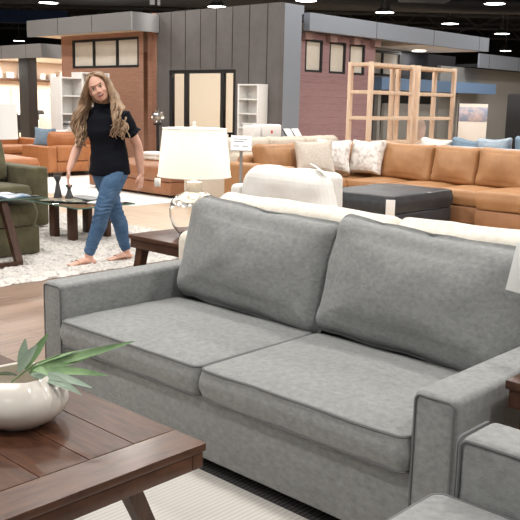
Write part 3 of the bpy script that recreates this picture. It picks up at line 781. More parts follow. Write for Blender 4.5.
# shag rug
SHAG = mat('shag_wool', (0.34,0.315,0.29), .98, col2=(0.58,0.545,0.505), nscale=26, ndet=6, ramp=(.33,.5))
nt = SHAG.node_tree
def shag_rug():
    b = nb(); nx, ny = 230, 230; x0,x1,y0,y1 = -3.4,0,-3.1,0
    vs = []
    for i in range(nx+1):
        row = []
        for j in range(ny+1):
            x = x0+(x1-x0)*i/nx; y = y0+(y1-y0)*j/ny
            e = min(i, nx-i, j, ny-j)
            jx, jy = (random.uniform(-.012,.012) for _ in range(2))
            z = .004 if e==0 else .010 + .014*abs(noise.noise(Vector((x*16,y*16,0)))) + random.uniform(0,.020)
            if e < 3: z *= .7
            row.append(b.verts.new((x+jx+(.03*noise.noise(Vector((x*9,y*9,5))) if e==0 else 0), y+jy+(.03*noise.noise(Vector((x*9,y*9,8))) if e==0 else 0), z)))
        vs.append(row)
    for i in range(nx):
        for j in range(ny): b.faces.new((vs[i][j],vs[i+1][j],vs[i+1][j+1],vs[i][j+1]))
    return b
o = obj('shag_rug', shag_rug(), SHAG, None, 180); place(o, -2.28, 3.67, .004)
o['kind'] = 'stuff'; tag(o, 'thick white shag rug under the glass tables and olive sofa', 'rug')

# glass coffee table (low) with candle holders
gt = thing('glass_coffee_table', 'low clear glass coffee table on dark wood slab legs', 'coffee table', -3.29, 2.43, .030)
obj('glass_top', box(nb(), -.90,0.0,.0,.68,.343,.358,.003), GLASST, gt)
b = nb(); 
for (x0,x1,y0,y1) in ((-.90,0,-.0025,-.0005),(.0005,.0025,0,.68)): box(b, x0,x1,y0,y1,.344,.357)
obj('polished_edge', b, mat('glass_edge_green', (.10,.18,.15), .2), gt)
for (x,y) in ((-.62,.14),(-.62,.54),(-.30,.14),(-.30,.54)):
    obj('leg', box(nb(), x-.05,x+.05,y-.03,y+.03,0,.342,.004), DWOOD, gt)
def candle_holder(x, y, h, label):
    t = thing('candle_holder', label, 'candle holder', x, y, .3895, group='dark candle holders')
    b = nb(); lathe(b, [(.001,0),(.042,0),(.045,.01),(.030,h*.35),(.017,h*.66),(.020,h*.76),(.034,h*.9),(.034,h),(.022,h),(.020,h-.012),(.001,h-.012)], 24); obj('body', b, CHARC, t)
    return t
candle_holder(-4.08, 2.73, .23, 'tall dark candle holder on the glass coffee table')
candle_holder(-3.98, 2.80, .14, 'short dark candle holder on the glass coffee table, near the hand')
b = nb(); box(b, -.18,.18,-.10,.10,0,.014,.004); o = obj('tray', b, mat('grey_tray',(.22,.22,.22),.5)); place(o, -3.86, 2.95, .3895); tag(o, 'dark grey tray lying on the glass coffee table', 'tray')
b = nb(); box(b, -.12,.12,-.15,.15,0,.014,.003); o = obj('open_brochure', b, CREAM2); place(o, -3.46, 2.88, .3895, .3); tag(o, 'pale brochure lying on the glass coffee table', 'brochure')

# side table with glass top, book on it
st = thing('side_table', 'glass topped side table with dark wood C-shaped leg', 'side table', -2.95, 1.20, .030)
obj('glass_top', box(nb(), -.48,-.04,-.75,.69,.523,.535,.003), GLASST, st)
b = nb(); box(b, -.0395,-.0375,-.75,.69,.524,.534); obj('polished_edge', b, MATS['glass_edge_green'], st)
b = nb(); frame_ring(b, [[Vector(p) for p in ((.10,.35,0.034),(.155,.35,0.034),(.155,.29,0.034),(.10,.29,0.034))], [Vector(p) for p in ((-.13,.35,.522),(-.075,.35,.522),(-.075,.29,.522),(-.13,.29,.522))]]); bmesh.ops.recalc_face_normals(b, faces=b.faces)
obj('upright', b, DWOOD, st)
obj('floor_bar', box(nb(), .10,.155,-.75,.35,0,.033,.004), DWOOD, st)
obj('top_bar', box(nb(), -.13,-.075,-.75,.285,.490,.522,.004), DWOOD, st)
t = thing('magazine', 'blue covered open magazine on the glass side table', 'magazine', -3.20, 1.62, .5655, .25)
for s_ in (-1,1):
    b = nb(); rings = []
    n = 8
    top_ = [Vector((s_*(.19*i/n), 0, .008+.010*math.sin(PI*i/n))) for i in range(n+1)]
    for y in (-.13,.13):
        rings.append([b.verts.new((p.x, y, p.z)) for p in top_]+[b.verts.new((p.x, y, 0.0)) for p in reversed(top_)])
    for i in range(len(rings[0])):
        k = (i+1)%len(rings[0]); b.faces.new((rings[0][i],rings[0][k],rings[1][k],rings[1][i]))
    b.faces.new(rings[0]); b.faces.new(list(reversed(rings[1]))); bmesh.ops.recalc_face_normals(b, faces=b.faces)
    obj('page', b, mat('magazine_blue',(.10,.17,.26),.25,col2=(.35,.40,.45),nscale=6,ramp=(.45,.6)), t)

# white lamp behind the olive sofa on a small table
en = thing('end_table', 'small dark end table behind the olive sofa', 'end table', -6.03, 3.17, 0)
obj('tabletop', box(nb(), -.2,.2,-.2,.2,.50,.53,.004), DWOOD, en)
for x in (-.17,.17):
    for y in (-.17,.17): obj('leg', box(nb(), x-.02,x+.02,y-.02,y+.02,0,.50,.002), DWOOD, en)
l2 = thing('table_lamp', 'unlit table lamp with plain white drum shade, cut by the frame edge', 'lamp', -6.05, 3.17, .53)
b = nb(); lathe(b, [(.001,0),(.08,0),(.085,.02),(.06,.05),(.05,.2),(.03,.34),(.012,.36),(.012,.62),(.001,.62)], 24); obj('base', b, CERAM, l2)
obj('lamp_shade', lampshade_mesh(.235,.245,.37,.79), mat('white_shade',(.80,.79,.77),.9), l2, 60)
b = nb()
for k in range(3): tube(b, [(0,0,.61),(.239*math.cos(k*2.094),.239*math.sin(k*2.094),.61)], .003, 5)
obj('spider', b, STEEL, l2)

# ------------------------------------------------------------------ shop blocks inside the hall (grid offset BX, BY)
BX, BY = -7.40, 9.94
PANEL = mat('charcoal_wall_panel', (0.105,0.096,0.092), .5, col2=(0.13,0.12,0.115), nscale=2)
FASC  = mat('grey_metal_fascia', (0.29,0.285,0.285), .38, metal=.35)
FASCB = mat('blue_grey_fascia', (0.30,0.33,0.38), .38, metal=.35)
WCLAD = plank_mat('red_wood_cladding', (0.335,0.178,0.118), (0.29,0.15,0.10), (0.41,0.23,0.16), 0, .16, 3.2, rough=.45, mortar=(.24,.125,.085), coord='Object')
WCLADP = plank_mat('mauve_wood_cladding', (0.31,0.185,0.19), (0.275,0.16,0.168), (0.36,0.225,0.23), 0, .14, 3.4, rough=.4, mortar=(.17,.10,.10), coord='Object')
for mm in (WCLAD, WCLADP):      # boards run level on upright walls: use (run, height)
    nt = mm.node_tree; tcn = [n for n in nt.nodes if n.type=='TEX_COORD'][0]; mpn = [n for n in nt.nodes if n.type=='MAPPING' and n.inputs['Vector'].links and n.inputs['Vector'].links[0].from_node==tcn][0]
    sp = nt.nodes.new('ShaderNodeSeparateXYZ'); ad = nt.nodes.new('ShaderNodeMath'); ad.operation='ADD'; cb = nt.nodes.new('ShaderNodeCombineXYZ')
    nt.links.new(tcn.outputs['Object'], sp.inputs[0]); nt.links.new(sp.outputs[0], ad.inputs[0]); nt.links.new(sp.outputs[1], ad.inputs[1])
    nt.links.new(ad.outputs[0], cb.inputs[0]); nt.links.new(sp.outputs[2], cb.inputs[1]); nt.links.new(cb.outputs[0], mpn.inputs['Vector'])
PANE = mat('frosted_pane', (0.62,0.57,0.49), .12, col2=(0.72,0.67,0.59), nscale=.8, coat=.4)
INTW = mat('room_cream_wall', (0.70,0.65,0.57), .8)
INTP = mat('showroom_peach_wall', (0.66,0.55,0.46), .8)
GREIGE = mat('greige_wall', (0.29,0.28,0.26), .8)
SOFF = mat('cream_soffit', (0.72,0.64,0.54), .7)
def B(name, bm, m, parent=None, smooth=False):
    return struct(name, bm, m, BX, BY, None) if parent is None else obj(name, bm, m, parent, smooth)
# charcoal panelled block, front with glass doors
b = nb(); box(b, -3.80,-3.40,0,.12,0,3.26); box(b, -1.34,-.17,0,.12,0,3.26); box(b, -3.40,-1.34,0,.12,2.04,3.26)
wf = B('wall_front', b, PANEL)
SEAM = mat('panel_joint', (.02,.019,.018), .7)
b = nb()
for x in (-3.32,-2.86,-2.39,-1.92,-1.45,-.98,-.50):
    box(b, x-.008,x+.008,-.004,.0,(2.06 if -3.38<x<-1.35 else 0.0),3.26)
B('seams', b, SEAM, wf)
b = nb(); box(b, -.29,-.171,.121,.62,0,3.26); box(b, -4.6,-.171,.62,.68,3.10,3.26); wsd = B('wall_side', b, FASCB)
b = nb(); box(b, -4.0,-.61,.13,3.4,3.0,3.05); B('ceiling_block', b, INTW)
b = nb(); box(b, -4.2,-.6,3.4,3.5,0,3.0); B('wall_inner_back', b, INTW)
b = nb(); box(b, -4.2,-4.1,.13,3.39,0,3.0); B('wall_inner_left', b, INTW)
b = nb(); box(b, -.7,-.6,.70,3.39,0,3.0); B('wall_inner_right', b, INTW)
# glass doors
b = nb()
for x0,x1 in ((-3.40,-3.31),(-2.92,-2.83),(-1.80,-1.71),(-1.43,-1.34)): box(b, x0,x1,.02,.10,0,1.97)
box(b, -3.40,-1.34,.02,.10,1.97,2.04); box(b, -3.31,-2.92,.02,.10,0,.10); box(b,-2.83,-1.80,.02,.10,0,.10); box(b,-1.71,-1.43,.02,.10,0,.10)
d1 = B('door_1', b, BLACKM)
for x0,x1 in ((-3.31,-2.92),(-2.83,-1.80),(-1.71,-1.43)): B('pane', box(nb(), x0,x1,.055,.061,.10,1.97), mat('door_glass',(1,1,1),.02,trans=1.0,ior=1.05), d1)
cabm = mat('room_oak', (.62,.52,.40), .5)
cb_ = thing('cabinet', 'tall pale wood cupboard seen through the black framed glass doors', 'cabinet', BX-2.75, BY+2.9)
obj('body', box(nb(), 0,1.0,0,.45,0,2.1,.01), cabm, cb_)
for x in (.0,.5): 
    dd = obj('door', box(nb(), x+.01,x+.49,-.018,-.001,.02,2.08,.004), cabm, cb_); obj('handle', box(nb(), x+(.43 if x==0 else .05),x+(.45 if x==0 else .07),-.035,-.0185,1.0,1.25,.003), STEEL, dd)
ml_ = thing('table_lamp', 'white mushroom lamp on a dark table behind the glass doors', 'lamp', BX-1.72, BY+.75, .76)
b = nb(); lathe(b, [(.001,0),(.07,0),(.05,.04),(.03,.16),(.03,.18)], 20); obj('stem', b, STEEL, ml_)
b = nb(); lathe(b, [(.16,.17),(.155,.22),(.12,.28),(.06,.31),(.001,.32)], 28); obj('dome', b, mat('opal_dome',(.9,.87,.8),.4,emit=(1,.9,.75),estr=.8), ml_)
mt = thing('side_table', 'dark table behind the glass doors under the mushroom lamp', 'side table', BX-1.72, BY+.75)
obj('tabletop', box(nb(), -.3,.3,-.3,.3,.72,.76,.004), BLACKM, mt)
for x in (-.26,.26):
    for y in (-.26,.26): obj('leg', box(nb(), x-.02,x+.02,y-.02,y+.02,0,.72,.002), BLACKM, mt)
mc = thing('figurine', 'dark slender figurine standing next to the mushroom lamp', 'figurine', BX-1.5, BY+.92, .76)
b = nb(); lathe(b, [(.001,0),(.05,0),(.04,.03),(.02,.08),(.03,.2),(.05,.32),(.03,.42),(.04,.5),(.001,.56)], 16); obj('body', b, CHARC, mc)
# silver orb ornament on a pedestal
ob_ = thing('orb_ornament', 'silver spiky orb on a slim dark pedestal before the glass doors', 'ornament', BX-2.75, BY-.85)
b = nb(); lathe(b, [(.001,0),(.16,0),(.16,.02),(.03,.03),(.03,.88),(.09,.90),(.09,.93),(.001,.93)], 24); obj('pedestal', b, BLACKM, ob_)
b = nb(); ball(b, (0,0,1.08), (.10,.10,.10))
for k in range(46):
    z = 1-2*(k+.5)/46; r = math.sqrt(1-z*z); a = k*2.39996
    d_ = Vector((r*math.cos(a), r*math.sin(a), z)); tube(b, [Vector((0,0,1.08))+d_*.09, Vector((0,0,1.08))+d_*.155], [.016,.002], 6)
obj('orb', b, CHROME, ob_)
# white bookcase by the panelled wall
def white_case(label, x, y, wd, dp, h, n, rot=0, name='bookcase', back=True, group='white bookcases'):
    t = thing(name, label, 'bookcase', x, y, 0, rot, group)
    for x0 in (0, wd-.03): obj('side_panel', box(nb(), x0,x0+.03,0,dp,0,h,.003), WHITE, t)
    obj('back_panel', box(nb(), .031,wd-.031,dp-.012,dp,0,h-.001,.001), WHITE, t)
    for k in range(n+1):
        z = .06+(h-.09)*k/n; obj('shelf', box(nb(), .031,wd-.031,.005,dp-.013,z,z+.028,.002), WHITE, t)
    return t
white_case('white bookcase standing against the charcoal panelled wall', BX-.98, BY-.30, .55, .28, 1.745, 6)
b = nb(); box(b, -.18,.18,-.09,.09,0,.05,.004); o = obj('storage_box', b, WHITE); place(o, BX-.705, BY-.165, .953); tag(o,'flat white box lying on a shelf of the white bookcase by the charcoal wall','box')
# wood clad block on the left
YL = -.262
b = nb()
box(b, -7.10,-3.94,YL,YL+.12,0,2.10); box(b, -7.10,-3.94,YL,YL+.12,2.76,2.93); box(b,-7.10,-6.64,YL,YL+.12,2.10,2.76); box(b,-4.10,-3.94,YL,YL+.12,2.10,2.76)
B('wall_left_front', b, WCLAD)
b = nb(); box(b, -4.06,-3.935,YL+.121,.0,0,2.93); box(b, -3.934,-3.80,-.02,.12,0,3.26); B('wall_left_side', b, WCLAD)
b = nb(); box(b, -7.10,-7.0,YL+.121,4,0,2.93); B('wall_left_end', b, WCLAD)
def window(n, x0,x1,y0,z0,z1, divs, fr=.05, axis='x', dep=.10):
    b = nb(); P = [x0]+divs+[x1]
    def bb(a0,a1,c0,c1,off0=0,off1=dep):
        if axis=='x': box(b, a0,a1,y0+off0,y0+off1,c0,c1)
        else: box(b, y0-off1,y0-off0,a0,a1,c0,c1)
    bb(x0,x1,z0,z0+fr); bb(x0,x1,z1-fr,z1)
    for i,p in enumerate(P):
        a0 = p if i==0 else (p-fr if i==len(P)-1 else p-fr/2); bb(a0,a0+fr,z0+fr,z1-fr)
    o = B('window_%d'%n, b, BLACKM)
    for i in range(len(P)-1):
        q = nb()
        a0 = P[i]+(fr if i==0 else fr/2); a1 = P[i+1]-(fr if i==len(P)-2 else fr/2)
        if axis=='x': box(q, a0,a1,y0+dep*.45,y0+dep*.55,z0+fr,z1-fr)
        else: box(q, y0-dep*.55,y0-dep*.45,a0,a1,z0+fr,z1-fr)
        B('pane', q, PANE, o)
    return o
window(1, -6.64,-4.10,YL,2.10,2.76,[-5.79,-4.90],.055)
b = nb(); box(b, -7.78,-3.70,YL-.52,YL-.46,2.84,3.22); box(b, -3.76,-3.70,YL-.46,-.02,2.84,3.22); fa = B('trim_1', b, FASC)
b = nb(); box(b, -7.76,-3.77,YL-.459,2.5,2.86,2.90); box(b,-7.76,-3.77,YL-.459,2.5,3.14,3.20); B('ceiling_overhang', b, SOFF)
b = nb()
for x in (-6.45,-5.1): box(b, x-.006,x+.006,YL-.523,YL-.52,2.84,3.22)
B('seams', b, SEAM, fa)
# open showroom further left
YS = .12
b = nb(); box(b, -14.5,-8.65,YS,YS+.06,2.42,2.775); box(b, -8.71,-8.65,YS+.06,2.2,2.42,2.775); fb = B('trim_2', b, FASC)
b = nb()
for x in (-9.35,-10.6): box(b, x-.006,x+.006,YS-.003,YS,2.42,2.775)
B('seams', b, SEAM, fb)
b = nb(); box(b, -14.5,-8.72,YS+.07,6.5,2.46,2.50); B('ceiling_showroom', b, mat('white_ceiling',(.80,.77,.74),.8))
b = nb(); box(b, -9.82,-9.36,YS+.05,YS+.32,0,2.455); B('column_1', b, BLACKM)
b = nb(); box(b, -12.6,-12.5,-1.5,6.5,0,2.455); B('wall_showroom', b, INTP)
b = nb(); box(b, -12.5,-7.12,6.4,6.5,0,2.455); B('wall_showroom_back', b, INTP)
# wall shelf and its white decor
sh_ = thing('wall_shelf', 'long wooden wall shelf with white decor in the open showroom', 'shelf', BX-12.495, BY-.8, 1.88)
obj('board', box(nb(), 0,.35,0,6.8,0,.07,.004), DWOOD, sh_)
for k in range(6): obj('bracket', box(nb(), 0,.30,.4+k*1.2,.44+k*1.2,-.10,-.001,.002), BLACKM, sh_)
random.seed(11)
kk = 0
decos = ['low white storage box','tall white canister','white lidded jar','square white frame','white block letter ornament','narrow white vase']
yy = .2
for k in range(15):
    wd = random.choice((.18,.24,.3,.22)); h = random.choice((.18,.26,.34,.40))
    b = nb()
    if k % 3 == 1: lathe(b, [(.001,0),(wd*.42,0),(wd*.5,h*.4),(wd*.3,h*.8),(wd*.34,h),(.001,h)], 16)
    elif k % 3 == 0: box(b, -.09,.09,-wd/2,wd/2,0,h,.012)
    else:
        box(b, -.02,.02,-wd/2,wd/2,0,h,.006); box(b, .021,.03,-wd/2+.03,wd/2-.03,.03,h-.03,.003)
    o = obj('decor_vase' if k%3==1 else 'storage_box' if k%3==0 else 'picture', b, WHITE); place(o, BX-12.30, BY-.8+yy, 1.95)
    tag(o, 'white %s on the long wooden showroom shelf' % ('vases' if False else ('rounded vase' if k%3==1 else 'box' if k%3==0 else 'blank frame')), 'decor', 'white %s on the showroom shelf' % ('vases' if k%3==1 else 'boxes' if k%3==0 else 'frames'))
    yy += wd+.16
# lower shelf and tall back panel with framed print
ar = thing('framed_print', 'framed black and white botanical print in the open showroom', 'picture', BX-12.28, BY+2.75, .0)
obj('panel', box(nb(), -.2,-.14,-1.3,.75,0,1.62,.004), mat('sage_panel',(.55,.53,.44),.7), ar)
obj('picture_frame', box(nb(), -.139,-.10,.05,.70,.86,1.52,.004), BLACKM, ar)
PRINT = mat('botanical_print', (.75,.75,.72), .5, col2=(.02,.02,.02), nscale=5, ndet=5, ramp=(.47,.53))
obj('print', box(nb(), -.0995,-.095,.09,.66,.90,1.48,.001), PRINT, ar)
# dining set in the showroom
dt = thing('dining_table', 'long pale dining table deep in the open showroom', 'table', BX-11.2, BY+1.2)
obj('tabletop', box(nb(), -.5,.5,-1.0,1.0,.70,.75,.006), PWOOD, dt)
for x in (-.42,.42):
    for y in (-.9,.9): obj('leg', box(nb(), x-.03,x+.03,y-.03,y+.03,0,.70,.003), PWOOD, dt)
def dining_chair(x, y, rot, label, m):
    t = thing('dining_chair', label, 'chair', x, y, 0, rot, 'chairs around the showroom dining table')
    obj('seat', box(nb(), -.22,.22,-.22,.22,.42,.47,.02,3), m, t); obj('backrest', box(nb(), -.22,.22,.18,.22,.48,.92,.015,3), m, t)
    for sx in (-.19,.19):
        for sy in (-.19,.19): obj('leg', box(nb(), sx-.015,sx+.015,sy-.015,sy+.015,0,.42,.002), BLACKM, t)
    return t
dining_chair(BX-10.45, BY+.55, -PI/2, 'dark dining chair at the pale showroom table, nearest the white bookcases', BLACKM)
dining_chair(BX-10.45, BY+1.25, -PI/2, 'white dining chair at the middle of the pale showroom table', WHITE)
dining_chair(BX-10.45, BY+1.95, -PI/2, 'dark dining chair at the far end of the pale showroom table', BLACKM)
dining_chair(BX-11.2, BY-.15, PI, 'white dining chair at the head of the pale showroom table', WHITE)
for k,(x,y,h,lb) in enumerate([(-11.1,.7,.20,'small black bowl stack on the pale showroom dining table'),(-11.0,1.5,.28,'tall black vase on the pale showroom dining table')]):
    b = nb(); lathe(b, [(.001,0),(.10,0),(.16,h*.5),(.12,h),(.001,h)], 18); o = obj('vase' if k else 'bowl', b, BLACKM); place(o, BX+x, BY+y, .751); tag(o, lb, 'vase' if k else 'bowl')
bench = thing('bench', 'dark brown upholstered bench beside the white bookcases', 'bench', -12.3, 7.45)
seat_block(bench, 'seat', mat('brown_hide',(.10,.065,.05),.5), 0,1.1,0,.4,.40,.50,.03,151)
for x in (.08,1.02):
    for y in (.06,.34): obj('leg', box(nb(), x-.025,x+.025,y-.025,y+.025,0,.40,.002), BLACKM, bench)
# kiosk sign in front of the column
ks = thing('sign_stand', 'grey angled board on a black post with a white notice', 'sign', -10.75, 5.2)
obj('foot', box(nb(), -.2,.2,-.2,.2,0,.015,.003), BLACKM, ks)
b = nb(); tube(b, [(0,0,.015),(0,0,1.30)], .025, 8); obj('post', b, BLACKM, ks)
obj('board', box(nb(), -.24,.24,-.02,.0,-.13,.13,.004, M=T(0,-.04,1.26)@RZ(.6)@RX(-.35)), mat('grey_board',(.16,.165,.17),.5), ks)
obj('notice', box(nb(), .02,.22,-.004,.0,0,.20,.001,1, M=T(0,-.06,.90)@RZ(.6)), PAPER, ks)
t = thing('table_lamp', 'small white drum lamp glowing far behind the grey angled board', 'lamp', -13.9, 7.4, .75)
b = nb(); lathe(b, [(.001,0),(.08,0),(.03,.05),(.02,.42),(.001,.42)], 16); obj('base', b, CERAM, t)
obj('lamp_shade', lampshade_mesh(.17,.20,.36,.66), mat('white_shade',(.8,.79,.77),.9), t, 60)
tq = thing('side_table', 'small pale side table under the far white drum lamp', 'side table', -13.9, 7.4)
obj('tabletop', box(nb(), -.3,.3,-.3,.3,.71,.75,.004), PWOOD, tq)
for x in (-.26,.26):
    for y in (-.26,.26): obj('leg', box(nb(), x-.02,x+.02,y-.02,y+.02,0,.71,.002), PWOOD, tq)
# white bookcases in front of the wood clad block: open side to +X
white_case('white bookcase with stacked books behind the cognac sofa', -10.53, 7.03, .52, .36, 1.80, 5, PI/2)
white_case('taller white bookcase behind the walking person', -11.25, 8.0, .70, .36, 1.93, 5, PI/2)
random.seed(5)
bkm = [WHITE, CREAM2, mat('book_grey',(.45,.45,.45),.6), mat('book_dark',(.15,.14,.14),.6)]
for k in range(5):
    o = obj('book', box(nb(), -.14,.14,-.11,.11,0,.035,.003), bkm[k%4]); place(o, -10.71, 7.29, .776+k*.037, .05*k); tag(o, 'flat book in the pile on the white bookcase behind the cognac sofa', 'book', 'books on the white bookcase')

# ---- right side of the blocks: recessed mauve cladding under a long fascia
XR = -.30
BX, BY = BX-.17, BY+.2
b = nb(); box(b, -.16,.0,.66,7.85,2.81,3.15); fr_ = B('trim_3', b, FASCB)
b = nb()
for y in (2.9,5.2,7.35): box(b, 0,.003,y-.006,y+.006,2.81,3.15)
B('seams', b, SEAM, fr_)
b = nb(); box(b, -5.5,-.161,5.1,7.84,2.82,2.98); B('ceiling_overhang_right', b, SOFF)
b = nb(); box(b, -3.0,-.161,.721,5.09,3.0,3.12); B('ceiling_right', b, WALLB)
b = nb()
box(b, XR-.12,XR,.661,3.3,0,2.03); box(b, XR-.12,XR,.661,3.3,2.68,2.80)
for y0,y1 in ((.661,.90),(1.46,1.68),(2.24,2.36),(2.92,3.30)): box(b, XR-.12,XR,y0,y1,2.03,2.68)
B('wall_right_clad', b, WCLADP)
for i,(y0,y1) in enumerate(((.90,1.46),(1.68,2.24),(2.36,2.92))): window(2+i, y0,y1,XR,2.03,2.68,[],.045,'y')
b = nb()
for y in (.75,1.55,2.35,3.1): box(b, XR+.001,XR+.13,y,y+.22,2.66,2.80)
B('trim_4', b, mat('mauve_bracket',(.30,.19,.17),.6))
# recessed greige part with clerestory windows, dark header, curtain and openings
XG = -1.7
b = nb(); box(b, XG-.1,XG,3.301,4.0,0,3.0); box(b, XG-.1,XG,4.0,6.4,2.75,3.0); box(b, XG-.1,XG,4.0,6.4,1.95,2.12); box(b, XR-1.39,XR-.121,3.2,3.3,0,2.99)
B('wall_right_recess', b, GREIGE)
window(5, 4.0,6.4,XG,2.12,2.75,[4.8,5.6],.06,'y')
b = nb(); box(b, XG-.08,XG,4.0,8.2,1.45,1.949); B('trim_5', b, BLACKM)
b = nb(); box(b, XG-1.2,XG-.101,6.41,9.3,2.12,2.80); B('wall_right_dark', b, WALLB)
cu = thing('curtain', 'dark navy pleated curtain behind the open maple bookcases', 'curtain', BX+XG-.06, BY+4.55, 0)
b = nb(); n_ = 60; r0=[];r1=[]
pts_ = [(.03*math.sin(k*1.1), k*.9/n_) for k in range(n_+1)]
ring_ = [(x,y) for x,y in pts_]+[(x-.012,y) for x,y in reversed(pts_)]
frame_ring(b, [[Vector((x,y,z)) for x,y in ring_] for z in (.02,1.44)]); bmesh.ops.recalc_face_normals(b, faces=b.faces)
obj('fabric', b, mat('navy_curtain',(.03,.05,.075),.85), cu)
b = nb(); box(b, XG-.08,XG,5.75,8.2,0,1.449); B('wall_right_lower', b, GREIGE)
b = nb(); box(b, XG-.05,XG,4.02,4.10,0,1.449); box(b, XG-.05,XG,4.42,4.50,0,1.449); box(b, XG-.05,XG,4.11,4.41,1.38,1.449)
d2 = B('door_2', b, WHITE); B('pane', box(nb(), XG-.03,XG-.02,4.10,4.42,0.02,1.38), mat('bright_pane',(.62,.68,.72),.15), d2)
# far grey block
b = nb(); box(b, -1.12,-1.06,9.35,16.0,2.49,2.88); f5 = B('trim_6', b, FASCB)
b = nb()
for y in (9.9,11.7,13.5): box(b, -1.06,-1.057,y-.006,y+.006,2.49,2.88)
B('seams', b, SEAM, f5)
b = nb(); box(b, -5.0,-1.121,9.4,16.0,2.52,2.6); B('ceiling_far', b, WALLB)
b = nb(); box(b, -1.72,-1.60,8.21,16,0,2.5); B('wall_far_grey', b, GREIGE)
b = nb(); box(b, -1.5,-1.0,4.6,10.3,1.77,2.06); B('beam_blue', b, mat('blue_lit_beam',(.20,.31,.50),.4,metal=.2))
b = nb(); box(b, -1.42,-1.30,4.9,5.02,0,1.765); box(b, -1.42,-1.30,8.7,8.82,0,1.765); B('pillar_beam', b, GREIGE)
bd_ = thing('display_board', 'white display board with pale mountain print before grey wall', 'sign', -3.86, 10.75, 0, .70)
obj('panel', box(nb(), -.24,.24,0,.07,0,1.46,.003), BLACKM, bd_)
obj('face', box(nb(), -.235,.24,-.004,-.0005,.02,1.455,.001,1), mat('cream_print',(.70,.62,.54),.6), bd_)
obj('photo', box(nb(), -.235,.24,-.007,-.0045,1.16,1.40,.0008,1), mat('mountain_print',(.30,.34,.45),.5,col2=(.66,.52,.50),nscale=7,ramp=(.42,.6)), bd_)
wr = thing('wardrobe', 'tall black wardrobe standing at the photo\'s edge behind the grey sofa', 'wardrobe', -3.66, 11.55)
obj('body', box(nb(), 0,1.2,0,.55,0,1.64,.008), BLACKM, wr)
for x in (.01,.605):
    dd = obj('door', box(nb(), x,x+.585,-.02,-.001,.06,1.62,.004), BLACKM, wr); obj('handle', box(nb(), x+(.5 if x<.3 else .05),x+(.54 if x<.3 else .09),-.035,-.0205,1.16,1.18,.003), STEEL, dd)

BX, BY = BX+.17, BY-.2
# light inside the blocks and under the soffits
def inside(x, y, z, p, size=1.2): 
    o = area(0,0,0,p,size,(1,.93,.84)); o.location = W(BX+x, BY+y, z); return o
inside(-2.4,1.6,2.95,190); inside(-10.6,1.0,2.42,180); inside(-10.6,3.6,2.42,180); inside(-11.5,-.2,2.4,70,.6); inside(-8.2,3.0,2.42,120)
DL = mat('downlight_lens', (1,1,1), .4, emit=(1,.95,.88), estr=8)
for (x,y,z,lb) in ((-1.6,7.0,2.80,'round downlight set in the cream soffit at the grey fascia\'s end'),(-8.9,1.0,2.445,'small downlight under the open showroom\'s ceiling edge')):
    t = thing('downlight', lb, 'ceiling lamp', BX+x, BY+y, z)
    b = nb(); lathe(b, [(.001,0.0),(.17,0.0),(.17,.012),(.001,.012)], 24); obj('lens', b, DL, t)
    b = nb(); lathe(b, [(.172,-.006),(.20,-.006),(.20,.013),(.172,.013)], 24, cap=False); bmesh.ops.bridge_loops(b, edges=[e for e in b.edges if e.is_boundary]); obj('trim_ring', b, WHITE, t)
    o = area(0,0,0,14,.3); o.location = W(BX+x,BY+y,z-.02)

# ------------------------------------------------------------------ walking person
def cap(bm, pts, rads, n=20, ax=None, e0=1.0):
    """tapered limb through pts; rads = r or (rx, ry); ax = direction of rx"""
    pts = [Vector(p) for p in pts]; m = len(pts); rings = []
    rr = [(r,r) if not isinstance(r,(tuple,list)) else r for r in rads]
    def fr(i):
        t = (pts[min(i+1,m-1)]-pts[max(i-1,0)]).normalized()
        a = Vector(ax) if ax else (Vector((1,0,0)) if abs(t.x)<.9 else Vector((0,1,0)))
        u = (a-t*a.dot(t)).normalized(); return t, u, t.cross(u)
    t,u,w_ = fr(0); r = rr[0]; e = min(r)*e0
    for k in (80,50,25): 
        c = math.cos(math.radians(k)); rings.append([pts[0]-t*e*math.sin(math.radians(k))+(u*math.cos(2*PI*j/n)*r[0]+w_*math.sin(2*PI*j/n)*r[1])*c for j in range(n)])
    for i in range(m):
        t,u,w_ = fr(i); r = rr[i]
        rings.append([pts[i]+u*math.cos(2*PI*j/n)*r[0]+w_*math.sin(2*PI*j/n)*r[1] for j in range(n)])
    r = rr[-1]; e = min(r)
    for k in (25,50,80):
        c = math.cos(math.radians(k)); rings.append([pts[-1]+t*e*math.sin(math.radians(k))+(u*math.cos(2*PI*j/n)*r[0]+w_*math.sin(2*PI*j/n)*r[1])*c for j in range(n)])
    q = nb(); frame_ring(q, rings); bmesh.ops.recalc_face_normals(q, faces=q.faces); merge(bm, q); return bm
def fuse(bm, voxel=.007, it=3):
    """melt overlapping shapes into one continuous skin"""
    me = bpy.data.meshes.new('tmp'); bm.to_mesh(me); bm.free()
    o = bpy.data.objects.new('tmp', me); COL.objects.link(o)
    md = o.modifiers.new('r','REMESH'); md.mode = 'VOXEL'; md.voxel_size = voxel
    dg = bpy.context.evaluated_depsgraph_get(); dg.update()
    m2 = bpy.data.meshes.new_from_object(o.evaluated_get(dg))
    bpy.data.objects.remove(o); bpy.data.meshes.remove(me)
    b = nb(); b.from_mesh(m2); bpy.data.meshes.remove(m2)
    for _ in range(it): bmesh.ops.smooth_vert(b, verts=b.verts, factor=.5, use_axis_x=True, use_axis_y=True, use_axis_z=True)
    return b
ORG = Vector((-1.32, 6.98, 0))
PEZ = .016
pe = thing('person', 'person with long wavy hair walking in black top and blue jeans', 'person', ORG.x, ORG.y, PEZ, 0, world=True)
def V(x,y,z): return Vector((x,y,z))-ORG
SIDE = Vector((.85,-.52,0)); FWD = Vector((-.52,-.85,0))
neckb = V(-1.345,7.02,1.31); headC = V(-1.362,6.925,1.478)
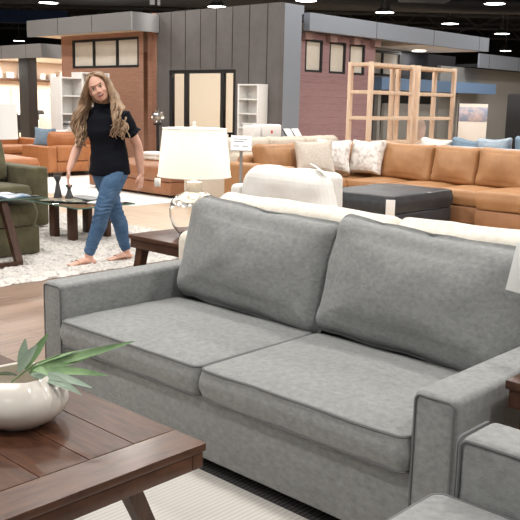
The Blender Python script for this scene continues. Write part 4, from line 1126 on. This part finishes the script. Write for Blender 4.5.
HU = Vector((-.43,-.04,.90)).normalized(); HF = Vector((.16,-.97,-.17)); HF = (HF-HU*HF.dot(HU)).normalized(); HR = HU.cross(HF)*-1   # HR points to image right
if HR.x < 0: HR = -HR
HM = Matrix((HR, -HF, HU)).transposed().to_4x4()   # local x right, y back, z up
def H(x, y, z): return headC + HR*x + HF*y + HU*z   # y = towards the face
body = nb()
# head: skull, jaw, nose, ears
ball(body, headC+HU*.022-HF*.012, (.079,.096,.098), HM, 28, 20)
ball(body, H(0,.018,-.045), (.062,.070,.075), HM, 24, 18)
ball(body, H(0,.052,-.093), (.030,.028,.022), HM)
cap(body, [H(0,.083,.012),H(0,.098,-.018),H(0,.104,-.034)], [.007,.010,.0125], 12)
ball(body, H(.014,.092,-.037), (.008,.010,.007), HM, 10, 8); ball(body, H(-.014,.092,-.037), (.008,.010,.007), HM, 10, 8)
for s_ in (-1,1):
    ball(body, H(.040*s_,.062,-.035), (.024,.022,.024), HM, 14, 10)
    ball(body, H(.078*s_,-.012,-.01), (.010,.020,.030), HM, 12, 10)
cap(body, [H(-.035,.082,.027),H(0,.090,.024),H(.035,.082,.027)], [.009,.010,.009], 10)
cap(body, [neckb-Vector((0,0,.05)), neckb+Vector((0,0,.02)), H(0,-.022,-.075)], [.062,.052,.050], 20)
# trunk
tor = [(V(-1.285,7.02,.80),(.165,.115)),(V(-1.295,7.02,.92),(.155,.108)),(V(-1.305,7.02,1.03),(.145,.10)),(V(-1.315,7.01,1.14),(.155,.115)),(V(-1.325,7.02,1.21),(.160,.09)),(V(-1.335,7.02,1.25),(.11,.055))]
cap(body, [p for p,_ in tor], [r for _,r in tor], 28, SIDE)
# arms
Rsh, Rel, Rwr = V(-1.495,7.13,1.245), V(-1.575,7.12,1.0), V(-1.628,6.98,.80)
Lsh, Lel, Lwr = V(-1.155,6.90,1.25), V(-1.045,6.97,1.01), V(-1.022,6.99,.775)
def mid(a,b,f): return a+(b-a)*f
for S_,E_,W_ in ((Rsh,Rel,Rwr),(Lsh,Lel,Lwr)):
    cap(body, [S_, mid(S_,E_,.5), E_, mid(E_,W_,.35), W_], [.052,.047,.039,.040,.026], 18)
# hands: palm, thumb, four fingers each
def hand(W_, down, palm_n, thumb_dir):
    d = down.normalized(); a = thumb_dir - d*thumb_dir.dot(d); a.normalize(); n = d.cross(a)
    if n.dot(palm_n) < 0: n = -n
    M = Matrix((a, n, -d)).transposed().to_4x4()
    ball(body, W_+d*.048, (.038,.016,.052), M, 18, 12)
    for k, ln in enumerate((.070,.078,.072,.058)):
        r0 = W_+d*.082 + a*(.027-.018*k); sp_ = a*(.10-.07*k)
        j1 = r0+(d+sp_+n*.15).normalized()*ln*.45; j2 = j1+(d*.9+sp_*.5+n*.55).normalized()*ln*.33; j3 = j2+(d*.6+n*.8).normalized()*ln*.25
        cap(body, [r0-d*.012, j1, j2, j3], [.0095,.009,.008,.0068], 10)
    t0 = W_+d*.022+a*.026; t1 = t0+(d*.75+a*.75+n*.2).normalized()*.036; t2 = t1+(d*.95+a*.2+n*.3).normalized()*.030
    cap(body, [t0, t1, t2], [.0125,.0105,.008], 10)
hand(Rwr, Vector((-.10,-.25,-.95)), Vector((.8,-.3,.0)), Vector((.15,-1,0)))
hand(Lwr, Vector((-.03,-.05,-1)), Vector((-.9,.1,0)), Vector((-.35,-.9,0)))
# legs
Lhip, Lkn, Lan = V(-1.215,6.95,.80), V(-1.335,6.86,.46), V(-1.452,6.87,.09)
Rhip, Rkn, Ran = V(-1.372,7.08,.80), V(-1.262,7.10,.42), V(-1.180,7.13,.095)
def leg(bm, h, k, a, g=0.0):
    sh = mid(k,a,.32)+Vector((.012,.012,0))
    cap(bm, [mid(h,k,.12), mid(h,k,.45), k, sh, mid(k,a,.7), a], [.072+g,.074+g,.056+g,.056+g,.043+g,.036+g], 22)
leg(body, Lhip, Lkn, Lan); leg(body, Rhip, Rkn, Ran)
def foot(bm, a, d, heel=0):
    d = Vector(d).normalized()
    cap(bm, [a, a+Vector((0,0,-.045))-d*.01], [.034,.032], 14)
    s_ = Vector((-d.y,d.x,0))
    cap(bm, [a-d*.045+Vector((0,0,-.062)), a+d*.05+Vector((0,0,-.050)), a+d*.12+Vector((0,0,-.066)), a+d*.155+Vector((0,0,-.070))], [(.028,.022),(.036,.026),(.042,.016),(.036,.011)], 16, s_)
    for q in range(5):
        o_ = s_*(-.030+.015*q); ln = (.026,.030,.028,.024,.020)[q if s_.x>0 else 4-q]
        cap(bm, [a+d*.145+o_+Vector((0,0,-.070)), a+d*(.155+ln)+o_+Vector((0,0,-.073))], [.0095,.008], 8)
foot(body, Lan, (-.80,-.60,0)); foot(body, Ran, (-.74,-.67,0))
bo = obj('body', fuse(body, .0058, 3), SKIN, pe, 180)
# sandals
SAND = mat('tan_sandal', (.45,.27,.17), .6)
for a, d in ((Lan,(-.80,-.60,0)),(Ran,(-.74,-.67,0))):
    d = Vector(d).normalized(); s_ = Vector((-d.y,d.x,0)); z0 = -a.z
    b = nb(); out = []
    for k in range(28):
        t = 2*PI*k/28; out.append(a + d*(.065+.125*math.cos(t)) + s_*(.040*math.sin(t)*(1+.2*math.cos(t))))
    frame_ring(b, [[Vector((p.x,p.y,.001)) for p in out],[Vector((p.x,p.y,.012)) for p in out]])
    so = obj('sandal', b, SAND, pe)
    b = nb(); tube(b, [a+d*.105+s_*(.046*math.cos(t))+Vector((0,0,z0+.012+.040*math.sin(t))) for t in [PI*q/10 for q in range(11)]], .007, 6, flat=.5); obj('strap', b, SAND, so)
# jeans
j = nb()
hipc = V(-1.292,7.015,.83)
cap(j, [V(-1.292,7.02,.93), V(-1.292,7.015,.86), V(-1.292,7.015,.79)], [(.158,.112),(.172,.122),(.168,.118)], 28, SIDE)
def jl(h,k,a):
    sh = mid(k,a,.32)+Vector((.012,.012,0))
    cap(j, [h+Vector((0,0,-.02)), mid(h,k,.3), mid(h,k,.65), k, sh, mid(k,a,.7), mid(k,a,.92)], [.092,.094,.080,.068,.066,.054,.048], 24)
jl(Lhip,Lkn,Lan); jl(Rhip,Rkn,Ran)
jb = fuse(j, .007, 4); jb.normal_update()
for v,n in [(v,v.normal.copy()) for v in jb.verts]:
    kz = math.exp(-((v.co.z-.47)/.10)**2)+.6*math.exp(-((v.co.z-.13)/.05)**2)+.25
    v.co += n*.0045*kz*math.sin(v.co.z*150+8*noise.noise(v.co*9))*(.6+noise.noise(v.co*14))
obj('jeans', jb, JEANS, pe, 180)
# black top with short frilled sleeves
s_ = nb()
tp = [(V(-1.289,7.01,.765),(.193,.146)),(V(-1.292,7.01,.84),(.188,.142)),(V(-1.297,7.015,.92),(.176,.130)),(V(-1.305,7.02,1.02),(.166,.120)),(V(-1.318,7.005,1.13),(.176,.136)),(V(-1.327,7.015,1.22),(.182,.115)),(V(-1.337,7.02,1.275),(.135,.088)),(V(-1.343,7.015,1.322),(.080,.074)),(V(-1.340,6.99,1.375),(.063,.062))]
cap(s_, [p for p,_ in tp], [r for _,r in tp], 32, SIDE, .12)
Rse, Lse = mid(Rsh,Rel,.52), mid(Lsh,Lel,.50)
for S_,E_ in ((Rsh,Rse),(Lsh,Lse)): cap(s_, [S_+(neckb-S_)*.25, S_, mid(S_,E_,.6), E_], [.062,.070,.066,.064], 20)
sb_ = fuse(s_, .007, 4); sb_.normal_update()
for v,n in [(v,v.normal.copy()) for v in sb_.verts]:
    v.co += n*.005*noise.noise(Vector((v.co.x*7,v.co.y*7,v.co.z*16)))*1.3
so = obj('shirt', sb_, SHIRT, pe, 180)
for S_,E_ in ((Rsh,Rse),(Lsh,Lse)):
    d = (E_-S_).normalized(); u = d.cross(Vector((0,1,0))).normalized(); w_ = d.cross(u); b = nb()
    rings = []
    for q,(r_,o_) in enumerate(((.058,-.012),(.066,.0),(.080,.020),(.077,.021),(.060,.0))):
        rings.append([E_+d*(o_+(.004*math.sin(9*t) if 1<q<4 else 0))+(u*math.cos(t)+w_*math.sin(t))*(r_*(1+(.06*math.cos(11*t) if 1<q<4 else 0))) for t in [2*PI*k/66 for k in range(66)]])
    frame_ring(b, rings, False); obj('sleeve_frill', b, SHIRT, so)
# face
EYEW = mat('eye_white',(.75,.73,.70),.3); IRIS = mat('eye_dark',(.05,.03,.02),.2); LASH = mat('brow_brown',(.10,.055,.03),.8); LIP = mat('lip_rose',(.48,.16,.14),.4); TEETH = mat('teeth',(.8,.77,.72),.3); MOUTH = mat('mouth_dark',(.12,.03,.03),.6)
for s_ in (-1,1):
    b = nb(); ball(b, H(.032*s_,.0745,.0), (.0125,.010,.0075), HM, 14, 10); e_ = obj('eye', b, EYEW, pe)
    b = nb(); ball(b, H(.032*s_,.0832,-.0005), (.0058,.0025,.0058), HM, 12, 8); obj('iris', b, IRIS, e_)
    b = nb(); tube(b, [H((.032+.016*f)*s_, .0845-.004*f*f-.003*max(0,f), .0075-.0045*f*f) for f in (-1,-.5,0,.5,1)], [.0012,.0024,.0028,.0026,.0012], 6); obj('eyelash', b, LASH, e_)
    b = nb(); tube(b, [H((.032+.019*f)*s_, .088-.006*f*f-.005*max(0,f), .0245-.004*f*f) for f in (-1,-.5,0,.5,1)], [.0014,.003,.0032,.0026,.001], 6); obj('eyebrow', b, LASH, pe)
b = nb(); ball(b, H(0,.0835,-.066), (.0215,.008,.0095), HM, 16, 10); mo = obj('mouth', b, MOUTH, pe)
b = nb(); ball(b, H(0,.0868,-.0615), (.0175,.006,.004), HM, 14, 8); obj('teeth', b, TEETH, mo)
ring_ = [H(.024*math.cos(t), .089-.010*abs(math.cos(t))**2, -.066+.0115*math.sin(t)) for t in [2*PI*k/24 for k in range(24)]]
b = nb(); tube(b, ring_, .0035, 6, closed=True); obj('lips', b, LIP, mo)
# hair: scalp shell plus long wavy locks on both sides
HAIR = mat('light_brown_hair', (.15,.088,.05), .45, col2=(.47,.32,.20), nscale=9, ndet=5, ramp=(.32,.68), stretch=(3,3,1), coord='Object')
hb = nb()
ball(hb, headC+HU*.034-HF*.030, (.094,.100,.104), HM, 28, 20)
ball(hb, headC-HU*.05-HF*.045, (.088,.075,.10), HM, 24, 16)
hs = fuse(hb, .007, 2); hs.normal_update()
locks = nb(); random.seed(21)
def spline(P, n=26):
    P = [P[0]]+P+[P[-1]]; out = []
    for i in range(1, len(P)-2):
        for k in range(n//(len(P)-3)):
            t = k/(n//(len(P)-3)); a,b_,c,d = P[i-1],P[i],P[i+1],P[i+2]
            out.append(.5*((2*b_)+(c-a)*t+(2*a-5*b_+4*c-d)*t*t+(3*b_-a-3*c+d)*t**3))
    out.append(P[-2]); return out
def strand(P, r0, r1, amp, ph, f=3.2):
    Q = spline([Vector(p) for p in P], 36); n = len(Q)
    for i,q in enumerate(Q):
        k = i/(n-1); w0 = amp*max(0,(k-.25))*1.5
        Q[i] = q+Vector((math.sin(ph+k*2*PI*f)*w0, math.cos(ph+k*2*PI*f)*w0*.6, 0))
    tube(locks, Q, [r0*(.45+.55*min(1,i/(n*.35)))*(1-.75*max(0,(i/(n-1)-.6)/.4)) + .0008 for i in range(n)], 6)
part = H(.008,.035,.118)
for q in range(44):          # hair falling on her right (towards the sofa setting)
    u = random.random(); v = random.random()
    st = H(-.006-.060*u, .066-.13*v, .124-.05*u-.012*v); tw = H(-.080-.032*u, .040-.11*v, .04-.02*v); 
    b_ = V(-1.475-.05*u+.03*v, 6.955+.10*v, 1.36); c_ = V(-1.545-.05*u+.06*v, 6.965+.08*v, 1.21); d_ = V(-1.535-.045*u+.075*v, 6.965+.05*v, random.uniform(.98,1.10))
    strand([st, tw, b_, c_, d_], random.uniform(.008,.013), .003, random.uniform(.016,.032), random.random()*6.3)
for q in range(46):          # hair falling over her left shoulder
    u = random.random(); v = random.random()
    st = H(.012+.060*u, .066-.13*v, .124-.05*u-.012*v); tw = H(.080+.030*u, .040-.11*v, .03-.02*v)
    b_ = V(-1.255+.05*u+.02*v, 6.885+.07*v, 1.395-.03*u); c_ = V(-1.235+.085*u+.03*v, 6.845+.05*v, 1.26); d_ = V(-1.195+.10*u-.05*v, 6.805+.05*v, random.uniform(1.07,1.18)-.02*u)
    strand([st, tw, b_, c_, d_], random.uniform(.008,.013), .003, random.uniform(.016,.032), random.random()*6.3)
for q in range(26):          # hair over the crown and down the back
    a = PI*(.1+.8*q/25); st = H(.02*math.cos(a), .03, .128); 
    strand([st, H(.075*math.cos(a),-.06-.03*math.sin(a),.10), H(.10*math.cos(a),-.10-.02*math.sin(a),-.02), H(.11*math.cos(a),-.10,-.14), H(.12*math.cos(a),-.10,-.24)], .012, .004, .012, random.random()*6)
merge(hs, locks)
obj('hair', hs, HAIR, pe, 180)
